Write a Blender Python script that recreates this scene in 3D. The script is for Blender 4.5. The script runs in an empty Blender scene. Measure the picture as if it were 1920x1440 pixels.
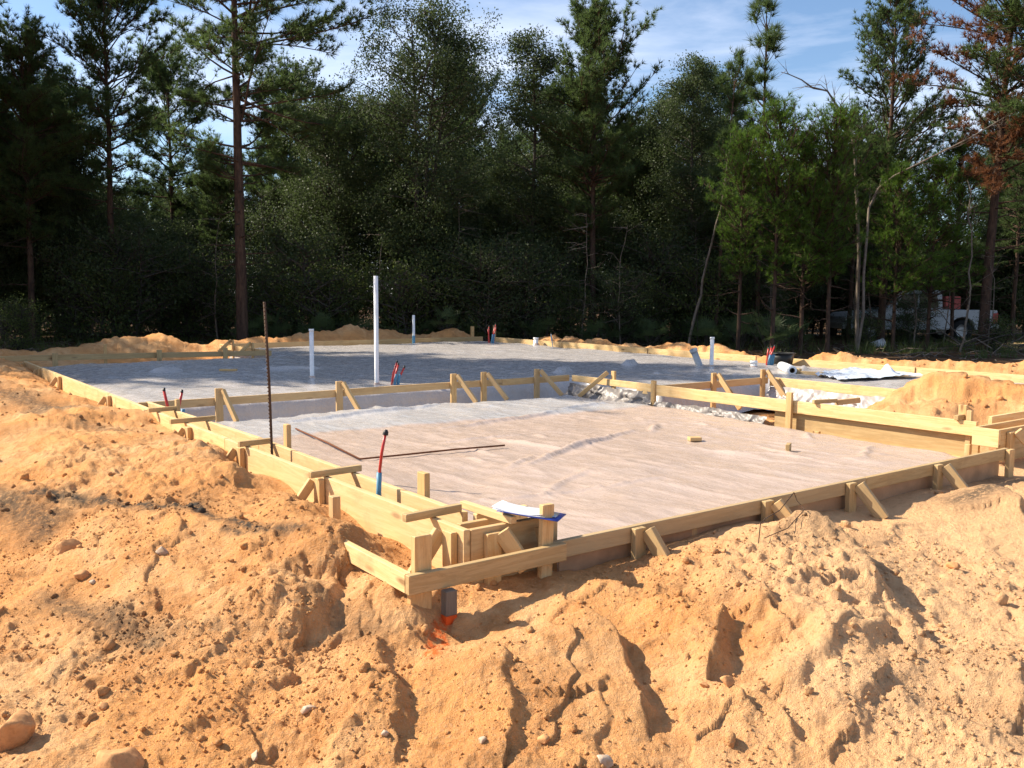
import bpy, bmesh, math, random
import numpy as np
from mathutils import Vector, Matrix

S = bpy.context.scene
COL = S.collection
R = math.radians

# ------------------------------------------------------------------ camera
PITCH, ROLL = 0.10026, 0.0055
cam_d = bpy.data.cameras.new('camera'); cam = bpy.data.objects.new('camera', cam_d); COL.objects.link(cam)
cam_d.sensor_width = 36.0; cam_d.lens = 36.0 * 1680 / 1920
cam_d.clip_start = 0.05; cam_d.clip_end = 3000
cam.matrix_world = Matrix.Translation((0, 0, 1.2)) @ Matrix.Rotation(math.pi / 2 - PITCH, 4, 'X') @ Matrix.Rotation(ROLL, 4, 'Z')
S.camera = cam

# ------------------------------------------------------------------ light
SUN_EL = R(39)
SUN_H = Vector((-0.972, 0.235, 0)).normalized()          # horizontal direction towards the sun
to_sun = (SUN_H * math.cos(SUN_EL) + Vector((0, 0, math.sin(SUN_EL)))).normalized()
world = bpy.data.worlds.new('World'); S.world = world; world.use_nodes = True
nt = world.node_tree; nt.nodes.clear()
def WN(t, **kw):
    n = nt.nodes.new(t)
    for k, v in kw.items(): setattr(n, k, v)
    return n
sky = WN('ShaderNodeTexSky', sky_type='NISHITA', sun_disc=False, sun_elevation=SUN_EL, sun_rotation=math.atan2(SUN_H.x, SUN_H.y))
sky.altitude = 0; sky.air_density = 1.0; sky.dust_density = 0.6; sky.ozone_density = 4.0
bg = WN('ShaderNodeBackground'); wo = WN('ShaderNodeOutputWorld')
tc = WN('ShaderNodeTexCoord'); mp = WN('ShaderNodeMapping'); mp.inputs['Scale'].default_value = (1.0, 1.6, 4.2)
mp.inputs['Rotation'].default_value = (0, R(14), R(20))
n1 = WN('ShaderNodeTexNoise'); n1.inputs['Scale'].default_value = 2.3; n1.inputs['Detail'].default_value = 7; n1.inputs['Roughness'].default_value = 0.58
n1.inputs['Distortion'].default_value = 0.35
cr = WN('ShaderNodeValToRGB'); cr.color_ramp.elements[0].position = 0.45; cr.color_ramp.elements[1].position = 0.86
mix = WN('ShaderNodeMix', data_type='RGBA'); mix.inputs['B'].default_value = (7.6, 7.9, 9.0, 1)
nt.links.new(tc.outputs['Generated'], mp.inputs['Vector']); nt.links.new(mp.outputs['Vector'], n1.inputs['Vector'])
nt.links.new(n1.outputs['Fac'], cr.inputs['Fac']); nt.links.new(cr.outputs['Color'], mix.inputs['Factor'])
nt.links.new(sky.outputs['Color'], mix.inputs['A']); nt.links.new(mix.outputs['Result'], bg.inputs['Color'])
bg.inputs['Strength'].default_value = 0.095
nt.links.new(bg.outputs['Background'], wo.inputs['Surface'])
sun_d = bpy.data.lights.new('sun', 'SUN'); sun_d.energy = 5.0; sun_d.angle = R(0.53); sun_d.color = (1.0, 0.90, 0.74)
sun = bpy.data.objects.new('sun', sun_d); COL.objects.link(sun)
sun.rotation_euler = (-to_sun).to_track_quat('-Z', 'Y').to_euler()
S.view_settings.view_transform = 'Standard'; S.view_settings.look = 'None'
S.view_settings.exposure = 0.92; S.view_settings.gamma = 1.0; S.view_settings.use_curve_mapping = False
S.render.engine = 'CYCLES'
S.cycles.max_bounces = 6; S.cycles.diffuse_bounces = 3; S.cycles.glossy_bounces = 2; S.cycles.transmission_bounces = 4
S.cycles.transparent_max_bounces = 4

# ------------------------------------------------------------------ frames and helpers
A0 = Vector((-0.24, 4.461, 0)); UX = Vector((-0.5990236, 0.8007314, 0)); VX = Vector((0.8007314, 0.5990236, 0))
def H(u, v, z=0.0): return A0 + UX * u + VX * v + Vector((0, 0, z))      # the house's own axes: u along the left wall, v along the front
MW = {}
def link(o, parent=None, M=None):
    COL.objects.link(o)
    M = M or Matrix.Identity(4)
    if parent is not None:
        o.parent = parent
        o.matrix_basis = MW[parent.name].inverted() @ M
    else:
        o.matrix_basis = M
    MW[o.name] = M
    return o
def tag(o, label=None, cat=None, group=None, kind=None):
    if label: o['label'] = label
    if cat: o['category'] = cat
    if group: o['group'] = group
    if kind: o['kind'] = kind
    return o
def thing(name, label, cat, loc=(0, 0, 0), group=None):
    o = bpy.data.objects.new(name, None); o.empty_display_size = 0.1
    link(o, None, Matrix.Translation(loc)); return tag(o, label, cat, group)
def mesh_np(name, V, F, mat=None, smooth=False):
    me = bpy.data.meshes.new(name)
    V = np.asarray(V, dtype=np.float32); F = np.asarray(F, dtype=np.int32)
    k = F.shape[1]
    me.vertices.add(len(V)); me.vertices.foreach_set('co', V.ravel())
    me.loops.add(F.size); me.loops.foreach_set('vertex_index', F.ravel())
    me.polygons.add(len(F)); me.polygons.foreach_set('loop_start', np.arange(0, F.size, k, dtype=np.int32))
    if smooth: me.polygons.foreach_set('use_smooth', np.ones(len(F), dtype=bool))
    me.update(calc_edges=True); me.validate()
    if mat: me.materials.append(mat)
    return me
def ob(name, me, parent=None, M=None): return link(bpy.data.objects.new(name, me), parent, M)
def attr(me, name, arr):
    a = me.attributes.new(name, 'FLOAT', 'POINT'); a.data.foreach_set('value', np.asarray(arr, dtype=np.float32))

# ------------------------------------------------------------------ materials
def mat(name, rough=0.8, spec=0.3):
    m = bpy.data.materials.new(name); m.use_nodes = True
    b = m.node_tree.nodes['Principled BSDF']; b.inputs['Roughness'].default_value = rough
    b.inputs['Specular IOR Level'].default_value = spec
    return m, m.node_tree, b
def N(t, ty, **kw):
    n = t.nodes.new(ty)
    for k, v in kw.items():
        if k in n.inputs: n.inputs[k].default_value = v
        else: setattr(n, k, v)
    return n
def noise(t, vec, scale, detail=4, rough=0.5, dist=0.0):
    n = N(t, 'ShaderNodeTexNoise'); n.inputs['Scale'].default_value = scale; n.inputs['Detail'].default_value = detail
    n.inputs['Roughness'].default_value = rough; n.inputs['Distortion'].default_value = dist
    if vec is not None: t.links.new(vec, n.inputs['Vector'])
    return n.outputs['Fac']
def ramp(t, fac, p0, p1, c0=(0, 0, 0, 1), c1=(1, 1, 1, 1)):
    r = N(t, 'ShaderNodeValToRGB'); e = r.color_ramp.elements
    e[0].position = p0; e[1].position = p1; e[0].color = c0; e[1].color = c1
    t.links.new(fac, r.inputs['Fac']); return r.outputs['Color']
def mixc(t, fac, a, b, mode='MIX'):
    m = N(t, 'ShaderNodeMix', data_type='RGBA', blend_type=mode)
    for sock, val in (('Factor', fac), ('A', a), ('B', b)):
        if hasattr(val, 'is_linked'): t.links.new(val, m.inputs[sock])
        elif sock == 'Factor': m.inputs[sock].default_value = val
        else: m.inputs[sock].default_value = (*val, 1)
    return m.outputs['Result']
def mathn(t, op, a, b=0.0):
    m = N(t, 'ShaderNodeMath', operation=op)
    for i, v in enumerate((a, b)):
        if hasattr(v, 'is_linked'): t.links.new(v, m.inputs[i])
        else: m.inputs[i].default_value = v
    return m.outputs[0]
def bump(t, b, h, strength=0.5, dist=0.01):
    n = N(t, 'ShaderNodeBump'); n.inputs['Strength'].default_value = strength; n.inputs['Distance'].default_value = dist
    t.links.new(h, n.inputs['Height']); t.links.new(n.outputs['Normal'], b.inputs['Normal'])
def pos(t): return N(t, 'ShaderNodeNewGeometry').outputs['Position']
def objco(t): return N(t, 'ShaderNodeTexCoord').outputs['Object']
def attrn(t, name): return N(t, 'ShaderNodeAttribute', attribute_name=name).outputs['Fac']
def mapped(t, vec, scale, rot=(0, 0, 0)):
    if any(rot):
        r = N(t, 'ShaderNodeMapping'); r.inputs['Rotation'].default_value = rot; t.links.new(vec, r.inputs['Vector']); vec = r.outputs['Vector']
    m = N(t, 'ShaderNodeMapping'); m.inputs['Scale'].default_value = scale
    t.links.new(vec, m.inputs['Vector']); return m.outputs['Vector']

def sand_material():
    m, t, b = mat('sand', 1.0, 0.05)
    p = pos(t)
    c = mixc(t, ramp(t, noise(t, p, 0.9, 5, 0.6), 0.40, 0.62), (0.74, 0.345, 0.120), (0.78, 0.455, 0.215))
    c = mixc(t, ramp(t, noise(t, p, 4.5, 6, 0.65), 0.44, 0.66), c, (0.60, 0.275, 0.10))
    c = mixc(t, mathn(t, 'MULTIPLY', attrn(t, 'damp'), ramp(t, noise(t, p, 9, 5, 0.7), 0.30, 0.62)), c, (0.52, 0.245, 0.092))
    c = mixc(t, mathn(t, 'MULTIPLY', attrn(t, 'pale'), 0.75), c, (0.80, 0.495, 0.262))
    c = mixc(t, mathn(t, 'MULTIPLY', ramp(t, noise(t, p, 23, 4, 0.7), 0.5, 0.72), 0.45), c, (0.47, 0.23, 0.095))
    c = mixc(t, mathn(t, 'MULTIPLY', ramp(t, noise(t, p, 90, 3, 0.7), 0.52, 0.7), 0.35), c, (0.74, 0.52, 0.33))
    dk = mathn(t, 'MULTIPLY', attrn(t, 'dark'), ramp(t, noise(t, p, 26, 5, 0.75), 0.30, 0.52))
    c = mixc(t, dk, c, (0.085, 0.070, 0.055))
    lit = mixc(t, ramp(t, noise(t, p, 1.6, 6, 0.7), 0.35, 0.7), (0.055, 0.036, 0.022), (0.13, 0.075, 0.042))
    lit = mixc(t, ramp(t, noise(t, p, 14, 4, 0.7), 0.60, 0.72), lit, (0.20, 0.14, 0.09))
    c = mixc(t, attrn(t, 'litter'), c, lit)
    pt = mathn(t, 'MULTIPLY', attrn(t, 'paint'), ramp(t, noise(t, p, 30, 4, 0.7), 0.38, 0.55))
    c = mixc(t, pt, c, (0.78, 0.17, 0.045))
    t.links.new(c, b.inputs['Base Color'])
    h = mathn(t, 'ADD', noise(t, p, 160, 4, 0.7), mathn(t, 'MULTIPLY', noise(t, p, 45, 4, 0.65), 1.6))
    bump(t, b, h, 0.9, 0.016)
    return m
SAND = sand_material()

def wood_material(name, light, dark, grey=0.0, rough=0.7):
    m, t, b = mat(name, rough, 0.25)
    o = objco(t); rnd = N(t, 'ShaderNodeObjectInfo').outputs['Random']
    off = N(t, 'ShaderNodeCombineXYZ'); t.links.new(mathn(t, 'MULTIPLY', rnd, 37.0), off.inputs[0]); t.links.new(mathn(t, 'MULTIPLY', rnd, 11.0), off.inputs[1])
    add = N(t, 'ShaderNodeVectorMath', operation='ADD'); t.links.new(o, add.inputs[0]); t.links.new(off.outputs[0], add.inputs[1])
    v = add.outputs[0]
    g = noise(t, mapped(t, v, (1.3, 16, 16)), 1.6, 5, 0.6, 1.2)
    gs = mathn(t, 'SINE', mathn(t, 'MULTIPLY', g, 38.0))
    c = mixc(t, ramp(t, g, 0.35, 0.66), light, dark)
    c = mixc(t, mathn(t, 'MULTIPLY', ramp(t, gs, 0.2, 1.0), 0.28), c, tuple(x * 0.72 for x in dark))
    c = mixc(t, mathn(t, 'MULTIPLY', ramp(t, noise(t, mapped(t, v, (6, 150, 150)), 1.0, 3, 0.7), 0.5, 0.72), 0.30), c, tuple(x * 0.6 for x in dark))
    vo = N(t, 'ShaderNodeTexVoronoi'); vo.inputs['Scale'].default_value = 1.0
    t.links.new(mapped(t, v, (2.2, 7.5, 7.5)), vo.inputs['Vector'])
    kn = ramp(t, vo.outputs['Distance'], 0.07, 0.17, (1, 1, 1, 1), (0, 0, 0, 1))
    c = mixc(t, mathn(t, 'MULTIPLY', kn, 0.8), c, (0.16, 0.075, 0.03))
    c = mixc(t, mathn(t, 'MULTIPLY', ramp(t, noise(t, v, 3.2, 5, 0.7), 0.54, 0.72), 0.55), c, (0.32, 0.20, 0.095))
    c = mixc(t, mathn(t, 'MULTIPLY', ramp(t, noise(t, v, 21, 4, 0.75), 0.66, 0.72), 0.5), c, (0.22, 0.13, 0.06))
    c = mixc(t, mathn(t, 'MULTIPLY', ramp(t, rnd, 0.6, 0.95), 0.35), c, (0.44, 0.34, 0.22))
    c = mixc(t, mathn(t, 'MULTIPLY', rnd, 0.22), c, dark)
    if grey: c = mixc(t, grey, c, (0.20, 0.17, 0.14))
    t.links.new(c, b.inputs['Base Color'])
    bump(t, b, mathn(t, 'ADD', g, noise(t, mapped(t, v, (6, 120, 120)), 1.0, 3)), 0.35, 0.003)
    return m
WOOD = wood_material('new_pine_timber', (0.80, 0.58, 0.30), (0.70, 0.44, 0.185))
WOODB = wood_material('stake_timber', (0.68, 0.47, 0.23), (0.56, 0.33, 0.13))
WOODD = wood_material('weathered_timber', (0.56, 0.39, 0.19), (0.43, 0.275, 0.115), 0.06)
WOODG = wood_material('grey_timber', (0.22, 0.175, 0.13), (0.12, 0.098, 0.075), 0.2)

def plain(name, col, rough=0.6, spec=0.4, var=0.12, scale=30, metal=0.0):
    m, t, b = mat(name, rough, spec)
    c = mixc(t, ramp(t, noise(t, objco(t), scale, 4, 0.6), 0.35, 0.7), col, tuple(x * (1 - var * 2) for x in col))
    t.links.new(c, b.inputs['Base Color']); b.inputs['Metallic'].default_value = metal
    bump(t, b, noise(t, objco(t), scale * 3, 3), 0.15, 0.002)
    return m
PVC = plain('white_pvc', (0.80, 0.80, 0.80), 0.35, 0.5, 0.06, 12)
PVCG = plain('grey_pvc', (0.42, 0.44, 0.46), 0.4, 0.5, 0.1, 12)
REDP = plain('red_pipe', (0.52, 0.035, 0.025), 0.35, 0.5)
BLUEP = plain('blue_sleeve', (0.10, 0.28, 0.42), 0.5, 0.4)
DARKP = plain('black_plastic', (0.012, 0.012, 0.012), 0.5, 0.4)
SOILED = plain('soil_stained_plastic', (0.46, 0.27, 0.15), 0.4, 0.45, 0.2, 5)
RUST = plain('rusty_steel', (0.20, 0.075, 0.035), 0.85, 0.2, 0.25, 60)
RUSTB = plain('dark_rusty_steel', (0.10, 0.060, 0.038), 0.8, 0.2, 0.25, 60)
PAPER = plain('white_paper', (0.86, 0.86, 0.88), 0.7, 0.3, 0.01)
BLUE = plain('blue_clipboard_plastic', (0.03, 0.055, 0.32), 0.35, 0.5, 0.05)
STEEL = plain('clip_steel', (0.5, 0.5, 0.5), 0.3, 0.5, 0.05, 20, 0.9)
ORANGE = plain('orange_marking_paint', (0.80, 0.11, 0.015), 0.6, 0.3, 0.15, 25)
TRUCKW = plain('white_car_paint', (0.40, 0.42, 0.44), 0.3, 0.5, 0.05, 3)
TRUCKR = plain('red_lens', (0.35, 0.02, 0.015), 0.3, 0.5, 0.05, 3)
GLASSD = plain('dark_window_glass', (0.012, 0.014, 0.016), 0.08, 0.5, 0.05, 3)
RUBBER = plain('rubber', (0.018, 0.018, 0.018), 0.9, 0.2)
RIM = plain('wheel_rim_metal', (0.35, 0.35, 0.35), 0.4, 0.5, 0.1, 10, 0.6)

def plastic_sheet_material():
    m, t, b = mat('plastic_sheeting', 0.38, 0.65)
    p = pos(t)
    st = mapped(t, p, (0.8, 4.2, 1.0), (0, 0, R(-122)))
    warm = mixc(t, ramp(t, noise(t, st, 2.0, 6, 0.65), 0.36, 0.68), (0.52, 0.385, 0.298), (0.485, 0.370, 0.298))
    grey = mixc(t, ramp(t, noise(t, st, 1.4, 6, 0.65), 0.36, 0.68), (0.42, 0.405, 0.40), (0.49, 0.45, 0.42))
    c = mixc(t, attrn(t, 'double'), warm, grey)
    c = mixc(t, mathn(t, 'MULTIPLY', ramp(t, noise(t, mapped(t, p, (1.3, 12, 2), (0, 0, R(-124))), 2.2, 5, 0.7), 0.60, 0.72), 0.28), c, (0.68, 0.60, 0.52))
    c = mixc(t, mathn(t, 'MULTIPLY', ramp(t, noise(t, p, 7, 5, 0.7), 0.55, 0.75), 0.35), c, (0.40, 0.30, 0.23))
    c = mixc(t, attrn(t, 'soil'), c, (0.48, 0.25, 0.13))
    t.links.new(c, b.inputs['Base Color'])
    r = ramp(t, noise(t, p, 9, 4, 0.6), 0.3, 0.7, (0.16, 0.16, 0.16, 1), (0.36, 0.36, 0.36, 1))
    t.links.new(r, b.inputs['Roughness'])
    h = mathn(t, 'ADD', noise(t, mapped(t, p, (3, 16, 4), (0, 0, R(-126))), 1.6, 6, 0.62, 0.6), mathn(t, 'MULTIPLY', noise(t, p, 11, 5, 0.55, 1.2), 0.5))
    bump(t, b, h, 0.24, 0.03)
    return m
SHEET = plastic_sheet_material()
DRAPED = plain('clear_plastic_painted_trench_shade', (0.27, 0.235, 0.21), 0.46, 0.5, 0.18, 6)  # clear film, darkened: the trench shade behind it is painted into this colour
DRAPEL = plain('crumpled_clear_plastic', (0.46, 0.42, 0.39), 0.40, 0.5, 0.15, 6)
def bright_sheet():
    m, t, b = mat('bright_new_sheeting', 0.22, 0.6)
    c = mixc(t, ramp(t, noise(t, pos(t), 5, 5, 0.7), 0.35, 0.7), (0.62, 0.70, 0.80), (0.86, 0.88, 0.92))
    t.links.new(c, b.inputs['Base Color']); bump(t, b, noise(t, pos(t), 9, 5, 0.6, 1.0), 0.6, 0.03); return m
BRIGHT = bright_sheet()

def leaf_material(name, a, bcol, ccol=None, transl=0.35):
    m, t, b = mat(name, 0.55, 0.25)
    p = pos(t); rnd = N(t, 'ShaderNodeObjectInfo').outputs['Random']
    c = mixc(t, ramp(t, noise(t, p, 1.7, 4, 0.6), 0.36, 0.66), a, bcol)
    c = mixc(t, mathn(t, 'MULTIPLY', ramp(t, noise(t, p, 16, 2), 0.45, 0.75), 0.5), c, ccol or tuple(x * 1.7 for x in a))
    c = mixc(t, mathn(t, 'MULTIPLY', rnd, 0.35), c, tuple(x * 0.65 for x in bcol))
    t.links.new(c, b.inputs['Base Color'])
    tr = N(t, 'ShaderNodeBsdfTranslucent'); t.links.new(mixc(t, 0.5, c, tuple(min(1, x * 2.0) for x in a)), tr.inputs['Color'])
    ms = N(t, 'ShaderNodeMixShader'); ms.inputs[0].default_value = transl
    out = t.nodes['Material Output']
    t.links.new(b.outputs[0], ms.inputs[1]); t.links.new(tr.outputs[0], ms.inputs[2]); t.links.new(ms.outputs[0], out.inputs['Surface'])
    return m
NEEDLE = leaf_material('pine_needles', (0.075, 0.115, 0.034), (0.055, 0.088, 0.030), (0.15, 0.17, 0.05), 0.45)
NEEDLEB = leaf_material('young_pine_needles', (0.090, 0.160, 0.020), (0.060, 0.118, 0.022), (0.17, 0.22, 0.03), 0.45)
NEEDLER = leaf_material('dead_rust_needles', (0.21, 0.088, 0.038), (0.15, 0.062, 0.030), (0.25, 0.12, 0.05))
OAKL = leaf_material('oak_leaves', (0.058, 0.082, 0.028), (0.044, 0.064, 0.025), (0.095, 0.112, 0.038), 0.38)
BUSHL = leaf_material('bush_leaves', (0.085, 0.115, 0.030), (0.055, 0.082, 0.028), (0.15, 0.17, 0.04), 0.42)
PALML = leaf_material('palmetto_blades', (0.09, 0.13, 0.05), (0.065, 0.10, 0.04), (0.16, 0.20, 0.09), 0.35)
def bark_material(name, a, bcol):
    m, t, b = mat(name, 0.95, 0.1)
    p = pos(t)
    v = mapped(t, p, (9, 9, 2.4))
    c = mixc(t, ramp(t, noise(t, v, 1.5, 5, 0.7), 0.38, 0.64), a, bcol)
    t.links.new(c, b.inputs['Base Color']); bump(t, b, noise(t, v, 2.5, 5, 0.7), 0.9, 0.03); return m
BARK = bark_material('pine_bark', (0.105, 0.066, 0.046), (0.045, 0.030, 0.024))
BARKO = bark_material('oak_bark', (0.10, 0.085, 0.07), (0.045, 0.038, 0.033))
BARKG = bark_material('bleached_dead_wood', (0.22, 0.18, 0.145), (0.12, 0.095, 0.075))
def stone_material(name, a, bcol):
    m, t, b = mat(name, 0.9, 0.2)
    c = mixc(t, ramp(t, noise(t, objco(t), 14, 5, 0.65), 0.38, 0.62), a, bcol)
    c = mixc(t, mathn(t, 'MULTIPLY', ramp(t, noise(t, objco(t), 45, 4, 0.7), 0.5, 0.7), 0.5), c, tuple(x * 0.6 for x in bcol))
    t.links.new(c, b.inputs['Base Color']); bump(t, b, noise(t, objco(t), 40, 5, 0.65), 0.6, 0.008); return m
STONEW = stone_material('pale_quartz', (0.52, 0.42, 0.32), (0.46, 0.29, 0.17))
STONEO = stone_material('sandy_clay_stone', (0.60, 0.31, 0.13), (0.50, 0.24, 0.10))

# ------------------------------------------------------------------ numpy noise
def _hash(ix, iy, s):
    h = (ix.astype(np.int64) * 374761393 + iy.astype(np.int64) * 668265263 + s * 1442695041) & 0x7fffffff
    h = (h ^ (h >> 13)) * 1274126177 & 0x7fffffff
    return ((h ^ (h >> 16)) & 0xffff) / 65535.0
def vnoise(x, y, s=0):
    ix = np.floor(x); iy = np.floor(y); fx = x - ix; fy = y - iy
    ux = fx * fx * fx * (fx * (fx * 6 - 15) + 10); uy = fy * fy * fy * (fy * (fy * 6 - 15) + 10)
    a = _hash(ix, iy, s); b = _hash(ix + 1, iy, s); c = _hash(ix, iy + 1, s); d = _hash(ix + 1, iy + 1, s)
    return (a + (b - a) * ux) * (1 - uy) + (c + (d - c) * ux) * uy
def fbm(x, y, s=0, o=4, g=0.5):
    v = 0; am = 1; tot = 0
    for k in range(o):
        v = v + am * (vnoise(x, y, s + k * 17) * 2 - 1); tot += am
        x, y = x * 1.97 * 0.8 + y * 1.97 * 0.6 + 3.7, y * 1.97 * 0.8 - x * 1.97 * 0.6 + 1.3; am *= g
    return v / tot
def worley(x, y, s=0):
    ix = np.floor(x); iy = np.floor(y); best = np.full(x.shape, 9.0)
    for dx in (-1, 0, 1):
        for dy in (-1, 0, 1):
            cx, cy = ix + dx, iy + dy
            px = cx + _hash(cx, cy, s); py = cy + _hash(cx, cy, s + 5)
            rr = 0.55 + 0.45 * _hash(cx, cy, s + 9)
            best = np.minimum(best, ((px - x) ** 2 + (py - y) ** 2) / rr ** 2)
    return np.sqrt(best)
def sstep(a, b, x):
    t = np.clip((x - a) / (b - a), 0, 1); return t * t * (3 - 2 * t)
def poly_sd(x, y, P):                                   # signed distance, negative inside
    d = np.full(x.shape, 1e9); inside = np.zeros(x.shape, dtype=bool)
    n = len(P)
    for i in range(n):
        (ax, ay), (bx, by) = P[i], P[(i + 1) % n]
        ex, ey = bx - ax, by - ay
        t = np.clip(((x - ax) * ex + (y - ay) * ey) / (ex * ex + ey * ey), 0, 1)
        d = np.minimum(d, (x - ax - t * ex) ** 2 + (y - ay - t * ey) ** 2)
        c = ((ay > y) != (by > y)) & (x < (bx - ax) * (y - ay) / (by - ay + 1e-12) + ax)
        inside ^= c
    d = np.sqrt(d); return np.where(inside, -d, d)
def seg_d(x, y, pts):                                    # distance to a polyline and position along it 0..1
    best = np.full(np.shape(x), 1e9); along = np.zeros(np.shape(x)); L = [0]
    for p, q in zip(pts, pts[1:]): L.append(L[-1] + math.dist(p, q))
    for i, (p, q) in enumerate(zip(pts, pts[1:])):
        ex, ey = q[0] - p[0], q[1] - p[1]
        t = np.clip(((x - p[0]) * ex + (y - p[1]) * ey) / (ex * ex + ey * ey), 0, 1)
        d = np.hypot(x - p[0] - t * ex, y - p[1] - t * ey)
        al = (L[i] + t * (L[i + 1] - L[i])) / L[-1]
        along = np.where(d < best, al, along); best = np.minimum(best, d)
    return best, along
def to_uv(x, y):
    dx, dy = x - A0.x, y - A0.y
    return dx * UX.x + dy * UX.y, dx * VX.x + dy * VX.y

# ------------------------------------------------------------------ terrain
FOOT = [(0.03, 0.03), (14.0, 0.03), (14.05, 4.5), (17.05, 4.5), (17.05, 12.02), (-2, 12.02), (-2, 8.6), (2.0, 8.5), (3.2, 6.45), (0.2, 6.25),
        (0.02, 5.55), (-0.13, 5.5), (-0.13, 0.5), (0.03, 0.5)]
# spot heights (x, y, z) surveyed over the spoil heaps round the form
CTRL = [
 (-0.97, 5.0, -0.11), (-1.29, 5.34, -0.06), (-1.86, 6.16, -0.05), (-2.36, 6.88, -0.03), (-2.92, 7.71, -0.02), (-3.74, 8.94, 0.0),
 (-5.83, 11.75, 0.0), (-7.65, 13.78, 0.02), (-2.03, 5.07, -0.19), (-2.63, 5.35, -0.27), (-1.45, 4.66, -0.22), (-1.35, 3.93, -0.37),
 (-2.04, 4.38, -0.36), (-1.06, 4.15, -0.22), (-0.94, 3.73, -0.41), (-1.36, 4.87, -0.13), (-1.01, 4.5, -0.17), (-1.91, 5.44, -0.12),
 (-2.85, 6.65, -0.13), (-4.67, 8.09, -0.03), (-3.64, 7.02, -0.08), (-3.38, 5.82, -0.22), (-3.37, 7.37, -0.05), (-3.09, 5.29, -0.32),
 (-5.6, 10.38, 0.0), (-2.81, 4.8, -0.42), (-2.43, 4.11, -0.45), (-1.82, 3.88, -0.43), (-1.34, 3.46, -0.45), (-0.82, 3.33, -0.45),
 (-1.81, 3.04, -0.47), (-1.24, 3.02, -0.46), (-0.93, 4.41, -0.42), (-0.88, 3.97, -0.46), (-0.9, 4.66, -0.1), (-0.7, 4.29, -0.21),
 (-0.81, 4.31, -0.3), (-0.6, 4.12, -0.26), (-0.48, 4.05, -0.22), (-0.29, 4.04, -0.37), (-0.24, 4.07, -0.37), (-0.31, 4.0, -0.38),
 (-0.15, 4.3, -0.28), (0.12, 4.53, -0.27), (0.4, 4.64, -0.29), (0.27, 4.33, -0.3), (-0.5, 3.89, -0.35), (-0.13, 3.68, -0.36),
 (0.11, 4.06, -0.31), (-0.32, 3.31, -0.44), (-0.11, 3.07, -0.46), (0.09, 3.46, -0.4), (0.39, 3.63, -0.45), (0.32, 3.91, -0.33),
 (-0.56, 3.5, -0.42), (0.48, 4.06, -0.36), (-0.64, 3.03, -0.46), (0.71, 4.8, -0.28), (0.99, 5.04, -0.26), (1.36, 5.06, -0.225),
 (1.6, 5.13, -0.205), (1.83, 5.13, -0.19), (1.0, 4.8, -0.22), (1.99, 4.7, -0.3), (2.08, 5.17, -0.29), (1.94, 4.14, -0.41),
 (1.32, 4.41, -0.21), (0.93, 4.09, -0.29), (1.0, 3.67, -0.37), (1.45, 3.98, -0.25), (1.52, 3.84, -0.27), (0.64, 3.52, -0.42),
 (1.52, 3.6, -0.34), (1.15, 3.41, -0.37), (0.78, 3.18, -0.43), (2.17, 4.79, -0.33), (2.38, 6.13, -0.3), (2.77, 5.76, -0.35),
 (2.62, 4.8, -0.39), (2.23, 3.82, -0.43), (1.85, 3.15, -0.45), (1.68, 3.45, -0.43), (3.39, 6.35, -0.27), (2.74, 6.26, -0.33),
 (3.68, 7.32, -0.34), (4.47, 7.86, -0.33), (0.37, 3.04, -0.46), (0.87, 2.99, -0.45), (1.31, 3.03, -0.45), (0.93, 5.43, -0.27),
 (3.26, 7.28, -0.31), (2.4, 6.58, -0.29), (-0.58, 4.58, -0.25), (-0.9, 5.21, -0.24), (-1.5, 6.01, -0.21), (-2.1, 6.82, -0.19),
 (-2.82, 7.78, -0.14), (-3.6, 8.82, -0.1), (-4.5, 10.02, -0.07), (-5.7, 11.62, -0.05), (-3.38, 4.98, -0.42), (-4.24, 6.47, -0.3),
 (-5.28, 8.19, -0.2), (-6.79, 9.55, -0.25), (-5.64, 6.67, -0.42), (-8.43, 9.57, -0.42), (0.04, 4.58, -0.29), (-0.12, 4.46, -0.29),
 (-0.56, 4.47, -0.25), (0, 1, -0.47), (-2, 1, -0.47), (2, 1, -0.46), (4, 3, -0.44), (-4, 3, -0.47),
 (6, 6, -0.4), (-6, 6, -0.42), (7, 9, -0.4), (-9, 9, -0.4), (0, -3, -0.47), (4.5, 7.6, -0.36),
 (3, 4, -0.43), (5, 9, -0.35), (-3.2, 3.6, -0.46), (10, 4, -0.42), (-10, 3, -0.44),
]
CP = np.array(CTRL)
def _rbf_fit():
    X = CP[:, :2]; n = len(X); D = np.hypot(X[:, None, 0] - X[None, :, 0], X[:, None, 1] - X[None, :, 1])
    K = np.zeros((n + 1, n + 1)); K[:n, :n] = np.sqrt(D * D + 0.12 ** 2) - np.eye(n) * 0.03; K[:n, n] = 1; K[n, :n] = 1
    w = np.linalg.solve(K, np.append(CP[:, 2], 0)); return w[:n], w[n]
RW, RZ = _rbf_fit()
def rbf(x, y):
    out = np.full(x.shape, RZ)
    for (px, py, _), w in zip(CTRL, RW): out += w * np.sqrt((x - px) ** 2 + (y - py) ** 2 + 0.12 ** 2)
    return np.clip(out, -0.5, 0.06)
# heaps further off: (x, y, rx, ry, height, turn)
HEAPS = [(5.6, 11.0, 2.1, 1.45, 0.66, -0.9), (7.3, 9.9, 1.9, 1.6, 0.64, -0.9), (4.6, 10.1, 1.0, 0.85, 0.30, -0.9), (8.6, 8.4, 1.6, 1.5, 0.5, -0.9)]
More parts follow.
